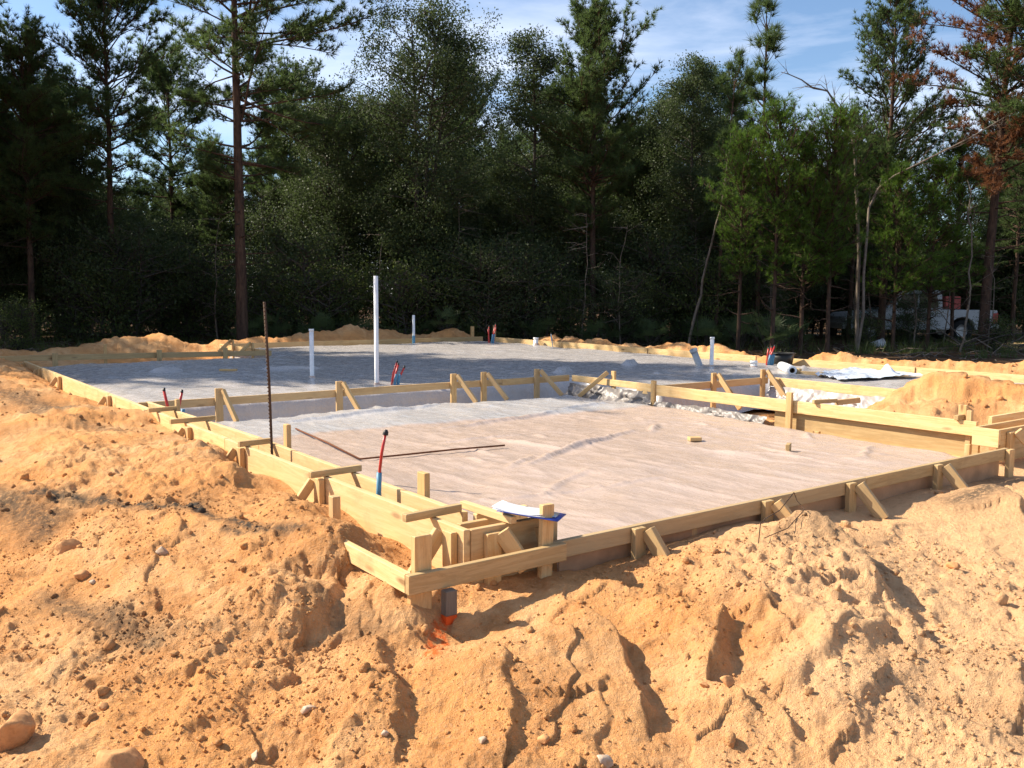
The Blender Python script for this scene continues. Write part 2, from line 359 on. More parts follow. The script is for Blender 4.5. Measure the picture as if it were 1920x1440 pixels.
# windrows of spoil further off: crest points (x, y, height) and half width
ROWS = [([(0.4, 26.4, 0.2), (0.9, 25.4, 0.52), (2.0, 23.3, 0.62), (3.1, 21.7, 0.46), (4.4, 19.9, 0.55), (5.35, 18.7, 0.52), (5.9, 18.2, 0.25), (6.5, 17.9, 0.64), (7.5, 16.9, 0.50), (8.6, 16.2, 0.54), (9.6, 15.5, 0.72), (10.5, 14.7, 0.76), (12.0, 13.2, 0.66), (14, 11, 0.5)], 0.72),
        ([(-14.5, 17.0, 0.28), (-12.5, 18.0, 0.34), (-11.0, 18.9, 0.40), (-9.7, 19.7, 0.46), (-8.9, 21.3, 0.56), (-7.4, 21.9, 0.52), (-6.2, 23.0, 0.62), (-5.0, 24.1, 0.78), (-3.95, 25.1, 0.84), (-3.1, 25.9, 0.42), (-2.0, 26.5, 0.84), (-1.1, 27.2, 0.15)], 1.0),
        ([(-6.9, 12.6, 0.10), (-8.3, 14.6, 0.22), (-10.6, 17.2, 0.25)], 0.9)]
# slumped lips of sand: crest line, height, width of the gentle and of the steep side
SCARPS = [([(0.36, 4.03), (0.45, 3.81), (0.5, 3.44)], 0.11, 0.3, 0.05), ([(0.82, 4.1), (0.94, 4.01), (0.84, 3.64)], 0.1, 0.22, 0.045), ([(1.1, 4.36), (1.2, 4.25), (1.22, 4.09)], 0.07, 0.2, 0.04), ([(1.76, 5.07), (1.83, 4.77), (1.87, 4.44)], 0.13, 0.32, 0.07), ([(1.8, 4.32), (1.9, 4.17), (1.89, 4.0)], 0.09, 0.28, 0.06), ([(1.71, 3.95), (1.44, 3.76), (1.15, 3.5)], 0.06, 0.12, 0.06), ([(-0.89, 4.37), (-0.9, 4.24), (-0.93, 4.04)], 0.09, 0.25, 0.045), ([(-2.51, 7.45), (-2.04, 6.52), (-1.9, 6.1)], 0.06, 0.3, 0.05), ([(-1.49, 5.89), (-1.35, 5.39)], 0.05, 0.2, 0.05), ([(-0.63, 3.82), (-0.52, 3.51), (-0.43, 3.19)], 0.06, 0.25, 0.05), ([(0.29, 4.73), (0.42, 4.56), (0.52, 4.45)], 0.05, 0.2, 0.05), ([(-0.06, 3.63), (-0.0, 3.35), (-0.01, 3.06)], 0.05, 0.25, 0.04), ([(1.46, 3.44), (1.31, 3.27)], 0.06, 0.25, 0.05), ([(0.8, 3.48), (0.91, 3.38)], 0.06, 0.2, 0.04), ([(2.11, 3.7), (1.97, 3.37)], 0.06, 0.2, 0.04), ([(3.57, 6.61), (3.53, 6.15)], 0.08, 0.25, 0.05)]
def scarp_h(x, y):
    out = np.zeros(x.shape); qx = x + 0.05 * fbm(x * 5, y * 5, 15, 3); qy = y + 0.05 * fbm(x * 5, y * 5, 16, 3)
    for pts, h, wl, ws in SCARPS:
        d, al = seg_d(qx, qy, pts); side = np.zeros(x.shape); best = np.full(x.shape, 1e9)
        for (ax, ay), (bx, by) in zip(pts, pts[1:]):
            ex, ey = bx - ax, by - ay; t = np.clip(((qx - ax) * ex + (qy - ay) * ey) / (ex * ex + ey * ey), 0, 1); dd = (qx - ax - t * ex) ** 2 + (qy - ay - t * ey) ** 2
            side = np.where(dd < best, ex * (qy - ay) - ey * (qx - ax), side); best = np.minimum(best, dd)
        w = np.where(side > 0, ws, wl); end = np.where((al < 0.01) | (al > 0.99), 0.5 * (ws + wl), w)
        out = np.maximum(out, h * np.exp(-(d / np.minimum(w, end)) ** 2))
    return out
def terrain(x, y):
    u, v = to_uv(x, y); r = np.hypot(x, y)
    near = rbf(x, y)
    wn = 1 - sstep(9.5, 14.0, r)
    # the left spoil bank keeps on along the wall
    bank = 0.36 * np.exp(-((v + 0.75) / 0.9) ** 2) * sstep(-1, 1, u) * (1 - sstep(14.5, 17, u))
    far = -0.42 + bank + 0.03 * fbm(x * 0.3, y * 0.3, 3, 3)
    z = far + (near - far) * wn
    hp = np.zeros(x.shape)
    for cx, cy, rx, ry, h, a in HEAPS:
        dx, dy = x - cx, y - cy; c, s = math.cos(a), math.sin(a)
        q = np.sqrt(((dx * c + dy * s) / rx) ** 2 + ((dy * c - dx * s) / ry) ** 2) + 0.30 * fbm(x * 1.7, y * 1.7, 11, 4)
        hp = np.maximum(hp, h * (0.5 + 0.5 * np.cos(np.pi * np.clip(q, 0, 1.25) / 1.25)) ** 0.9)
    for pts, wd in ROWS:
        dd, al = seg_d(x + 0.25 * fbm(x * 1.3, y * 1.3, 12, 3), y + 0.25 * fbm(x * 1.3, y * 1.3, 13, 3), [p[:2] for p in pts])
        L = np.cumsum([0] + [math.dist(p[:2], q[:2]) for p, q in zip(pts, pts[1:])]); hh = np.interp(al, L / L[-1], [p[2] for p in pts])
        hh = hh * (0.78 + 0.34 * fbm(al * L[-1] * 0.9, al * 0 + 3.3, 14, 3)); q = dd / (wd * (0.75 + 0.4 * hh))
        hp = np.maximum(hp, hh * np.clip(1.0 - 0.5 * q ** 1.5, 0, 1) ** 2.0 * (q < 2))
    z = z + hp
    litter = sstep(13.1, 13.9, v + 0.5 * fbm(x * .6, y * .6, 21)) + sstep(18.6, 19.8, u + 0.6 * fbm(x * .5, y * .5, 22)) + sstep(26, 29, r)
    litter = np.clip(litter, 0, 1) * (1 - sstep(0.03, 0.14, hp))
    loose = 1 - litter
    # loose texture
    bankm = np.exp(-((v + 0.8) / 0.9) ** 2) * sstep(0, 1, u)
    rough = np.clip(0.55 + 0.75 * fbm(x * 0.8, y * 0.8, 31, 3) + 0.35 * bankm + sstep(0.1, 0.3, hp) * 0.4, 0.10, 1.15)
    fine_w = 1 - sstep(12, 22, r)
    d = 0.050 * fbm(x * 1.1, y * 1.1, 41, 3) + 0.042 * fbm(x * 3.1, y * 3.1, 42, 4, 0.6) * (0.5 + 0.5 * rough)
    d += 0.040 * bankm * fbm(u * 1.1, v * 6.5, 43, 4, 0.6)
    wx, wy = x + 0.03 * fbm(x * 9, y * 9, 44, 2), y + 0.03 * fbm(x * 9, y * 9, 45, 2)
    w1 = np.clip(1 - worley(wx * 6.5, wy * 6.5, 51), 0, 1); w2 = np.clip(1 - worley(wx * 14, wy * 14, 52), 0, 1); w3 = np.clip(1 - worley(wx * 31, wy * 31, 53), 0, 1); w4 = np.clip(1 - worley(wx * 58, wy * 58, 56), 0, 1)
    p1 = sstep(0.48, 0.70, vnoise(x * 2.3, y * 2.3, 54)); p2 = sstep(0.36, 0.66, vnoise(x * 4.1, y * 4.1, 55))
    d += rough * (0.024 * w1 * p1 + 0.018 * np.sqrt(w2) * p2 + 0.013 * np.sqrt(w3) * (0.30 + 0.70 * p2) * fine_w + 0.007 * np.sqrt(w4) * (0.3 + 0.7 * p1) * (1 - sstep(6, 9, r)))
    d += 0.014 * rough * fbm(x * 24, y * 24, 46, 3, 0.7) * fine_w + 0.018 * rough * fbm(x * 8, y * 8, 47, 3, 0.6)
    # slumped scarps: terraces in the foreground
    tz = fbm(x * 1.3, y * 1.3, 61, 4)
    d += 0.030 * (1 - sstep(5.5, 8, r)) * (sstep(-0.03, 0.03, tz) - 0.5) * (0.4 + 0.6 * rough) + 0.018 * (1 - sstep(5, 8, r)) * (sstep(-0.02, 0.02, fbm(x * 2.2 + 5, y * 2.2, 62, 4)) - 0.5)
    lm = np.maximum(np.exp(-((x - 1.45) / 0.75) ** 2 - ((y - 4.5) / 0.75) ** 2), 0.8 * np.exp(-((x + 1.05) / 0.5) ** 2 - ((y - 4.4) / 0.6) ** 2))
    d += lm * (0.038 * (np.clip(1 - worley(wx * 7.5 + 3, wy * 7.5, 57), 0, 1) - 0.3) + 0.032 * (np.sqrt(np.clip(1 - worley(wx * 17, wy * 17 + 2, 58), 0, 1)) - 0.4))
    d += 0.11 * sstep(0.1, 0.3, hp) * sstep(8, 12, r) * fbm(x * 2.6, y * 2.6, 48, 4, 0.6)
    d += scarp_h(x, y)
    sd = poly_sd(u, v, FOOT)
    d *= 0.25 + 0.75 * sstep(0.0, 0.35, np.abs(sd))
    z = z + d * (0.35 + 0.65 * loose) + 0.05 * litter * fbm(x * 2.5, y * 2.5, 63, 4)
    z = z + (-0.55 - z) * sstep(0.0, -0.10, sd)
    return z, litter, hp, rough, u, v

def soil(x, y, litter, hp, u, v):
    # dirt colours that belong to the soil itself
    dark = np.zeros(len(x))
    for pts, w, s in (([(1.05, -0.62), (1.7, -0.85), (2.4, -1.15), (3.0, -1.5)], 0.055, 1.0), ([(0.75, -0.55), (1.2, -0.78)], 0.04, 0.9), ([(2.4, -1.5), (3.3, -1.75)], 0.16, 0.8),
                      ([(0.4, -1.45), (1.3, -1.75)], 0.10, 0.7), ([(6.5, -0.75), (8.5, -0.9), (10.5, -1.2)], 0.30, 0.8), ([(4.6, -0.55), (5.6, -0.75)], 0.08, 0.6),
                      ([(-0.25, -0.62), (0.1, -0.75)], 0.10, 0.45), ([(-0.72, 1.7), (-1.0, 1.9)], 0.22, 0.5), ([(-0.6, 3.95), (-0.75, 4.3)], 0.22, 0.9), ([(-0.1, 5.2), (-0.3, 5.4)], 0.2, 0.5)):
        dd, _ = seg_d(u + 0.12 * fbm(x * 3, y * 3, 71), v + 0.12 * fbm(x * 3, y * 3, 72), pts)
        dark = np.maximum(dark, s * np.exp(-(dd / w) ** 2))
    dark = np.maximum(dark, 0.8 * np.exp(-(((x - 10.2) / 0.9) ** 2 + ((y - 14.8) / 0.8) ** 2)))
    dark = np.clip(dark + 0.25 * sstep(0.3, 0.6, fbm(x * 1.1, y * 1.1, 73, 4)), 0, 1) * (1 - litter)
    pale = sstep(0.05, 0.4, 0.5 * fbm(x * 0.7, y * 0.7, 74, 4) + 0.25 * (v > 2.5) * (u < 0) + 0.22 * (x + 0.2) - 0.25 * np.exp(-((v + 0.8) / 0.8) ** 2) * (u > 0) - 0.3 * sstep(0.1, 0.3, hp)) * (1 - sstep(9, 12, np.hypot(x, y)))
    pu = (np.hypot((x + 0.33) / 0.055, (y - 3.95) / 0.34) + 0.5 * fbm(x * 14, y * 14, 75, 3))
    paint = 1 - sstep(0.55, 1.0, pu)
    damp = np.zeros(x.shape)
    for cx, cy, rx, ry, a in ((-0.95, 4.75, 0.55, 0.45, 0.9), (-1.5, 4.1, 0.5, 0.35, 0.5), (1.55, 4.9, 0.5, 0.30, -0.6), (1.3, 4.2, 0.55, 0.3, 0.2), (-2.0, 5.6, 0.6, 0.3, 0.9), (-1.0, 3.5, 0.5, 0.3, 0.2), (1.5, 3.5, 0.5, 0.25, 0.2), (0.2, 3.4, 0.3, 0.2, 0.8), (3.2, 6.3, 0.5, 0.3, 0.3)):
        damp = np.maximum(damp, np.exp(-((x - cx) / rx) ** 2 - ((y - cy) / ry) ** 2) * a)
    return dark, pale, paint, np.clip(damp * 1.2 + 0.35 * sstep(0.1, 0.5, fbm(x * 1.6 + 9, y * 1.6, 77, 4)), 0, 1) * (1 - litter)
def build_ground():
    ang = np.concatenate([np.linspace(-180, -40, 71)[:-1], np.linspace(-40, -33, 40)[:-1], np.linspace(-33, 33, 760)[:-1], np.linspace(33, 40, 40)[:-1], np.linspace(40, 180, 71)[:-1]])
    rad = np.concatenate([[0.05, 0.4, 0.8, 1.2, 1.5, 1.8, 2.05, 2.25, 2.4], np.geomspace(2.5, 9, 370), np.geomspace(9.06, 34, 150)[1:], np.geomspace(35, 900, 40)])
    a = np.radians(ang); na, nr = len(a), len(rad)
    X = rad[:, None] * np.sin(a)[None]; Y = rad[:, None] * np.cos(a)[None]
    x, y = X.ravel(), Y.ravel()
    z, litter, hp, rough, u, v = terrain(x, y)
    i = np.arange(nr - 1)[:, None] * na; j = np.arange(na)[None]; j2 = (j + 1) % na
    F = np.stack([i + j, i + j2, i + na + j2, i + na + j], -1).reshape(-1, 4)
    V = np.stack([x, y, z], 1)
    me = mesh_np('ground', V, F, SAND, True)
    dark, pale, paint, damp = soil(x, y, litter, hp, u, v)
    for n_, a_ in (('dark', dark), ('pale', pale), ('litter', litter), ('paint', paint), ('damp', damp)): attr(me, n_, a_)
    tag(ob('ground', me), kind='structure', label='orange and pale sandy ground with loose spoil heaps')
build_ground()
def gz(x, y): return float(terrain(np.array([x]), np.array([y]))[0][0])
def gzs(x, y): return terrain(np.asarray(x, dtype=float), np.asarray(y, dtype=float))

# ------------------------------------------------------------------ plastic sheeting
def sheet_grid(u0, u1, v0, v1, step, zf, keep=None):
    us = np.arange(u0, u1 + step / 2, step); vs = np.arange(v0, v1 + step / 2, step)
    Ug, Vg = np.meshgrid(us, vs, indexing='ij'); u, v = Ug.ravel(), Vg.ravel()
    z, d, so = zf(u, v)
    V = np.stack([A0.x + u * UX.x + v * VX.x, A0.y + u * UX.y + v * VX.y, z], 1)
    nu, nv = len(us), len(vs)
    i = np.arange(nu - 1)[:, None] * nv; j = np.arange(nv - 1)[None]
    F = np.stack([i + j, i + j + 1, i + nv + j + 1, i + nv + j], -1).reshape(-1, 4)[:, ::-1]
    if keep is not None: F = F[keep(u, v)[F].any(1)]
    return V, F, d, so
FOLDS = [([(2.14, 2.05), (2.55, 2.9), (2.75, 3.5), (3.07, 4.15)], 0.035, 0.030), ([(4.68, 4.29), (4.85, 5.0), (4.91, 5.55)], 0.04, 0.025), ([(5.7, 1.2), (5.75, 2.6), (5.9, 3.4)], 0.05, 0.030),
         ([(2.9, 4.3), (3.25, 4.75)], 0.035, 0.022), ([(1.6, 5.2), (1.85, 5.5)], 0.03, 0.02), ([(1.35, 0.8), (1.2, 1.8), (1.1, 2.6)], 0.02, 0.012), ([(3.6, 2.0), (3.5, 3.1)], 0.02, 0.012), ([(4.3, 2.6), (4.62, 4.0), (4.7, 5.0)], 0.05, 0.02)]
_fr = random.Random(21)
for _k in range(26):
    _u, _v, _a, _l = _fr.uniform(0.3, 6.0), _fr.uniform(0.6, 5.6), _fr.choice((0.1, 0.25, -0.2, 1.2)) + _fr.uniform(-.2, .2), _fr.uniform(0.3, 1.1)
    FOLDS.append(([(_u, _v), (_u + _l * .5 * math.cos(_a) + .03, _v + _l * .5 * math.sin(_a)), (_u + _l * math.cos(_a), _v + _l * math.sin(_a))], _fr.uniform(0.012, 0.03), _fr.uniform(0.006, 0.016)))
PADP = [(-0.115, 0.52), (-0.115, 5.45), (0.45, 5.75), (2.5, 5.85), (4.1, 6.1), (5.95, 5.75), (6.28, 3.6), (6.33, 0.4), (3.0, 0.27), (0.36, 0.27), (0.3, 0.52)]
def wrinkle(u, v, s):
    a = R(78); p = u * math.cos(a) + v * math.sin(a); q = -u * math.sin(a) + v * math.cos(a)
    return 0.012 * fbm(p * 4.5, q * 0.9, s, 4, 0.55) + 0.009 * (1 - np.abs(fbm(p * 4, q * 1.1, s + 3, 3))) ** 6 + 0.018 * fbm(u * 1.9, v * 1.9, s + 7, 3, 0.5)
def pad_z(u, v):
    sd = poly_sd(u, v, PADP) + 0.02 * fbm(u * 3, v * 3, 81)
    z = -0.235 + wrinkle(u, v, 82) + 0.02 * fbm(u * 0.7, v * 0.7, 83, 2)
    for pts, w, h in FOLDS:
        d, al = seg_d(u + 0.05 * fbm(u * 4, v * 4, 84), v + 0.05 * fbm(u * 4, v * 4, 85), pts)
        z = z + 1.5 * h * np.exp(-(d / w) ** 2) * np.sin(np.pi * np.clip(al, 0.04, 0.96)) ** 0.5
    rip = 0.02 * fbm(u * 9, v * 9, 86, 2)
    z = z - 0.02 * sstep(-0.35, 0, sd) - 0.30 * sstep(-0.10, 0.04, sd + rip)
    seam = 4.6 + 0.12 * fbm(v * 1.5, u * 0, 87, 3) + 0.10 * np.sin(v * 0.9)
    dbl = sstep(-0.06, 0.06, u - seam); z = z + 0.012 * dbl
    soil = 0.75 * sstep(-0.02, 0.06, sd) * (u < 0.2)
    return z, dbl, soil
V, F, d, so = sheet_grid(-0.11, 6.40, 0.25, 6.2, 0.026, pad_z)
# the front edge hangs down inside the front form
def skirt(V, F, d, so, nv, zb):
    n = len(V); top = np.arange(nv); bot = V[:nv].copy(); bot[:, 2] = zb
    F2 = np.stack([top[:-1], top[1:], n + top[1:], n + top[:-1]], 1)
    return np.vstack([V, bot]), np.vstack([F, F2]), np.concatenate([d, d[:nv]]), np.concatenate([so, np.full(nv, 0.75)])
me = mesh_np('plastic_sheet', V, F, SHEET, True); attr(me, 'double', d); attr(me, 'soil', so)
tag(ob('plastic_sheet', me), 'clear wrinkled plastic vapour sheet over the pinkish sand pad in the nearest bay', 'plastic sheet')
HOUSEP = [(6.62, 0.10), (13.95, 0.10), (14.0, 4.62), (16.95, 4.62), (16.95, 11.95), (0.5, 11.95), (0.5, 8.62), (4.78, 8.62), (4.78, 6.42), (6.62, 6.42)]
def house_z(u, v):
    sd = poly_sd(u, v, HOUSEP)
    z = -0.095 + wrinkle(u, v, 92) * 0.9 + 0.012 * fbm(u * 0.8, v * 0.8, 93, 2)
    edge = sstep(-0.42, 0.0, sd)
    rip = fbm(u * 7 + v * 7, u - v, 94, 3)
    z = z - 0.05 * edge - 0.36 * sstep(-0.16, 0.02, sd + 0.03 * rip) + 0.02 * edge * rip
    for pts, w, h in (([(6.6, 8.2), (7.2, 9.4)], 0.06, 0.03), ([(6.2, 9.0), (6.5, 10.2)], 0.05, 0.03), ([(5.8, 9.2), (6.1, 10.6)], 0.06, 0.035), ([(7.7, 7.0), (7.9, 7.4)], 0.05, 0.09),
                      ([(8.2, 9.05), (8.25, 9.3)], 0.06, 0.10), ([(5.4, 10.4), (5.9, 11.2)], 0.05, 0.05), ([(10.9, 3.3), (10.6, 4.0)], 0.1, 0.05), ([(11.4, 1.6), (11.5, 1.9)], 0.1, 0.07), ([(13, 6), (12.6, 9.5)], 0.06, 0.02)):
        dd, al = seg_d(u, v, pts); z = z + h * np.exp(-(dd / w) ** 2)
    return z, np.full(u.shape, 0.9), np.zeros(u.shape)
V, F, d, so = sheet_grid(0.5, 17.1, 0.06, 12.0, 0.05, house_z, lambda u, v: poly_sd(u, v, HOUSEP) < 0.07)
me = mesh_np('plastic_sheet', V, F, SHEET, True); attr(me, 'double', d); attr(me, 'soil', so)
tag(ob('plastic_sheet', me), 'large grey plastic vapour sheet covering the raised house slab behind the cross form', 'plastic sheet')
# sheeting draped down into the steps of the trench
def drape(p0, p1, out, drop, spread, label, seed, m_, soil_=0.0):
    n = 150; k = 16; p0, p1 = Vector(p0), Vector(p1); L = (p1 - p0).length; ax = (p1 - p0).normalized()
    gi, gj = np.meshgrid(np.linspace(0, L, n), np.linspace(0, 1, k + 1), indexing='ij'); i_, t_ = gi.ravel(), gj.ravel()
    fold = fbm(i_ * 9 + t_ * 1.2, t_ * 1.1 + i_ * 0.4, seed, 3, 0.6); crease = 1 - np.abs(fbm(i_ * 5 - t_ * 2.5, t_ * 2.0, seed + 4, 3))
    o = spread * (0.15 * t_ + 0.85 * t_ ** 2) + (0.055 * fold + 0.05 * crease ** 4) * (0.25 + np.sin(np.pi * np.clip(t_, 0, 1)))
    z = -drop * (t_ ** 0.8) + 0.03 * fbm(i_ * 6, t_ * 3, seed + 9, 3)
    V = np.array(p0)[None] + np.array(ax)[None] * i_[:, None] + np.array(out)[None] * o[:, None]; V[:, 2] += z
    i = np.arange(n - 1)[:, None] * (k + 1); j = np.arange(k)[None]
    F = np.stack([i + j, i + j + 1, i + k + 1 + j + 1, i + k + 1 + j], -1).reshape(-1, 4)
    me = mesh_np('draped_sheet', V, F, m_, True); attr(me, 'double', np.full(len(V), 0.85)); attr(me, 'soil', np.full(len(V), soil_))
    tag(ob('draped_sheet', me), label, 'plastic sheet')
drape(H(6.40, 6.16, -0.10), H(4.7, 6.16, -0.11), -VX, 0.27, 0.24, 'gathered plastic with trench shade in its colour hanging in the step under the right wall form', 5, DRAPED)
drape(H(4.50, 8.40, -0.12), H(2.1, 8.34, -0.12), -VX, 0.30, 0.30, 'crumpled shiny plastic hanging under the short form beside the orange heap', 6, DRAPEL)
drape(H(4.6, 6.12, -0.20), H(2.80, 6.12, -0.20), -VX, 0.20, 0.16, 'folded plastic with shade in its colour lying in the trench beside the lower right board', 7, DRAPED)
def loose_sheet():
    n = 46; u = np.linspace(0, 1, n); Ug, Vg = np.meshgrid(u, u, indexing='ij'); s, t = Ug.ravel(), Vg.ravel()
    c = [np.array(H(*q)) for q in ((4.85, 10.0, 0), (5.25, 11.8, 0), (3.7, 11.2, 0), (4.05, 9.5, 0))]
    P = ((1 - s) * (1 - t))[:, None] * c[0] + (s * (1 - t))[:, None] * c[1] + (s * t)[:, None] * c[2] + ((1 - s) * t)[:, None] * c[3]
    P[:, 2] = -0.055 + 0.05 * np.abs(fbm(s * 4, t * 7, 97, 4)) + 0.17 * np.exp(-(((s - 0.75) / 0.06) ** 2 + ((t - 0.72) / 0.09) ** 2)) + 0.03 * fbm(s * 9, t * 9, 98, 3)
    i = np.arange(n - 1)[:, None] * n; j = np.arange(n - 1)[None]
    F = np.stack([i + j, i + j + 1, i + n + j + 1, i + n + j], -1).reshape(-1, 4)[:, ::-1]
    tag(ob('loose_sheet', mesh_np('loose_sheet', P, F, BRIGHT, True)), 'bright bluish white loose sheet of new plastic on the slab near the orange heap', 'plastic sheet')
loose_sheet()

# ------------------------------------------------------------------ timber
_rg = random.Random(4)
def beam_mesh(L, th, ht, segs=1, warp=0.0, bev=0.003, point=0.0):
    bm = bmesh.new()
    xs = [L * i / segs for i in range(segs + 1)]; rings = []
    w1, w2 = _rg.uniform(-1, 1) * warp, _rg.uniform(-1, 1) * warp
    for i, x in enumerate(xs):
        f = math.sin(math.pi * x / L); oy, oz = w1 * f, w2 * f * 0.4
        k = point if (point and i == segs) else 1.0
        rings.append([bm.verts.new((x, oy + sy * th / 2 * (k if point and i == segs else 1), oz + sz * ht / 2 * (k if point and i == segs else 1))) for sy, sz in ((-1, -1), (1, -1), (1, 1), (-1, 1))])
    for a, b in zip(rings, rings[1:]):
        for q in range(4): bm.faces.new((a[q], a[(q + 1) % 4], b[(q + 1) % 4], b[q]))
    bm.faces.new(rings[0][::-1]); bm.faces.new(rings[-1])
    bmesh.ops.recalc_face_normals(bm, faces=bm.faces)
    long_e = [e for e in bm.edges if e.calc_face_angle(0) > 0.6]
    bmesh.ops.bevel(bm, geom=long_e, offset=bev, segments=1, affect='EDGES', clamp_overlap=True)
    me = bpy.data.meshes.new('timber'); bm.to_mesh(me); bm.free(); return me
def beam(name, p0, p1, th, ht, parent=None, m=None, segs=1, warp=0.0, up=(0, 0, 1), bev=0.003, point=0.0):
    p0, p1 = Vector(p0), Vector(p1); x = (p1 - p0); L = x.length; x.normalize(); up = Vector(up)
    if abs(x.dot(up)) > 0.98: up = UX
    y = up.cross(x).normalized(); z = x.cross(y)
    me = beam_mesh(L, th, ht, segs, warp, bev, point); me.materials.append(m or WOOD); me.name = name
    M = Matrix(((x.x, y.x, z.x, p0.x), (x.y, y.y, z.y, p0.y), (x.z, y.z, z.z, p0.z), (0, 0, 0, 1)))
    return ob(name, me, parent, M)
def form(label, u, v, z=0.0): return thing('timber_form', label, 'timber formwork', H(u, v, z))
def fb(par, a, b, ztop, ht, th=0.038, m=None, name='board', tilt=0.0):     # board on edge between two house points, top at ztop
    L = math.dist(a, b)
    return beam(name, H(a[0], a[1], ztop - ht / 2), H(b[0], b[1], ztop - ht / 2 + tilt), th, ht, par, m, max(1, int(L / 0.8)), 0.006 if L > 1.5 else 0.001)
def fs(par, u, v, zt, zb, along='u', w=0.089, th=0.038, m=None, name='stake', lean=(0, 0)):
    d = UX if along == 'u' else VX
    n = VX if along == 'u' else UX
    return beam(name, H(u + lean[0], v + lean[1], zt), H(u, v, zb), th, w, par, m or WOODB, 1, 0, tuple(d), 0.003)
def br(par, p, q, w=0.038, h=0.07, m=None, name='brace'): return beam(name, p, q, w, h, par, m or WOODB, 1, 0, (0, 0, 1))
def nails(par, pts, r=0.004):
    for p, n in pts: pass

# left outer form: one tall board line with stakes, braces and spreaders
LF = form('long tall pale timber form running back along the left sand bank', 0, 0)
for i, (a, b) in enumerate(((0, 3.55), (3.555, 7.2), (7.205, 10.8), (10.805, 13.62))): fb(LF, (a, 0.019), (b, 0.019), 0.003 * (i % 2), 0.31)
for i, u in enumerate((1.68, 3.13, 4.45, 5.9, 7.45, 10.4, 12.0, 13.5)):
    fs(LF, u, -0.022, -0.012, -0.55, 'u')
    br(LF, H(u + 0.06, -0.04, -0.035), H(u + 0.10, -0.30, -0.40), 0.038, 0.06)
fs(LF, 0.10, -0.022, -0.02, -0.5, 'u'); br(LF, H(0.16, -0.04, -0.03), H(0.2, -0.24, -0.33), 0.038, 0.075)
for u, v0, v1, z in ((1.65, -0.10, 0.28, 0.024), (3.07, -0.055, 0.215, 0.024), (4.62, -0.13, 0.29, 0.024), (5.53, -0.08, 0.2, 0.026), (0.31, -0.17, 0.20, 0.026)):
    beam('spreader', H(u, v0, z), H(u + 0.03, v1, z), 0.04, 0.042, LF, WOODD)
# inner form of the left stem wall
LI = form('inner left timber form parallel to the tall outer boards of the near bay', 0.34, 0.22)
fb(LI, (0.32, 0.222), (3.4, 0.25), 0.0, 0.24); fb(LI, (3.405, 0.25), (6.5, 0.17), 0.002, 0.24)
fs(LI, 0.85, 0.275, 0.13, -0.35, 'u'); fs(LI, 2.93, 0.285, 0.17, -0.35, 'u', 0.07); fs(LI, 5.62, 0.23, 0.11, -0.4, 'u', 0.06)
# near corner return
RT = form('short return form at the near corner with a pale cross piece on top', 0, 0.0)
fb(RT, (0.012, 0.041), (0.012, 0.60), -0.003, 0.30, m=WOODB); fb(RT, (0.26, 0.245), (0.26, 0.60), 0.0, 0.2)
fs(RT, -0.029, 0.16, -0.03, -0.5, 'v'); br(RT, H(-0.05, 0.20, -0.025), H(-0.150, 0.29, -0.215), 0.04, 0.085)
fs(RT, -0.029, 0.545, 0.02, -0.5, 'v', 0.07); br(RT, H(-0.045, 0.45, -0.04), H(-0.11, 0.47, -0.3), 0.02, 0.05)
beam('cross_piece', H(0.42, 0.27, 0.020), H(-0.05, 0.28, 0.022), 0.038, 0.040, RT, WOOD)
beam('cross_piece', H(0.14, 0.06, -0.045), H(0.14, 0.24, -0.045), 0.038, 0.085, RT, WOODB)
# low outer kick boards with the corner post
KB = form('low outer corner frame of two weathered boards around the nearest corner', -0.16, -0.43, -0.1)
fb(KB, (-0.175, -0.428), (0.75, -0.41), -0.10, 0.093, tilt=0.0); fb(KB, (-0.196, -0.447), (-0.196, 0.505), -0.10, 0.093, m=WOODD)
fs(KB, -0.155, -0.345, 0.068, -0.55, 'v', 0.092, 0.04, m=WOODB); fs(KB, -0.155, 0.40, 0.11, -0.5, 'v', 0.075, 0.036, lean=(0.0, 0.015))
fs(KB, -0.155, -0.385, -0.19, -0.6, 'v', 0.06)
# front form under the door opening
FF = form('long low timber form across the front of the pad with four leaning braces', -0.15, 0.5, -0.1)
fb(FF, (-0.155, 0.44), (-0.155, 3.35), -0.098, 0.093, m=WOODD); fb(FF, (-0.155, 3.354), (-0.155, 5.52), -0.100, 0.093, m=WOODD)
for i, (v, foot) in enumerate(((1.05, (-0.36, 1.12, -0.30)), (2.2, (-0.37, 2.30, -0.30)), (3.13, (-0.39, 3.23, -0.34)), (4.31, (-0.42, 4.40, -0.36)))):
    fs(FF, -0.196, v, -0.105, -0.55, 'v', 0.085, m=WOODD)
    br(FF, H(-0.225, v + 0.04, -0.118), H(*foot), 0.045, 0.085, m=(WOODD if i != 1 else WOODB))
fs(FF, -0.196, 5.5, -0.105, -0.5, 'v', 0.09); fs(FF, -0.12, 1.58, -0.2, -0.5, 'v', 0.05)
beam('hanging_sheet', H(-0.128, 0.52, -0.35), H(-0.128, 5.45, -0.35), 0.012, 0.32, FF, SOILED, 12, 0.01)
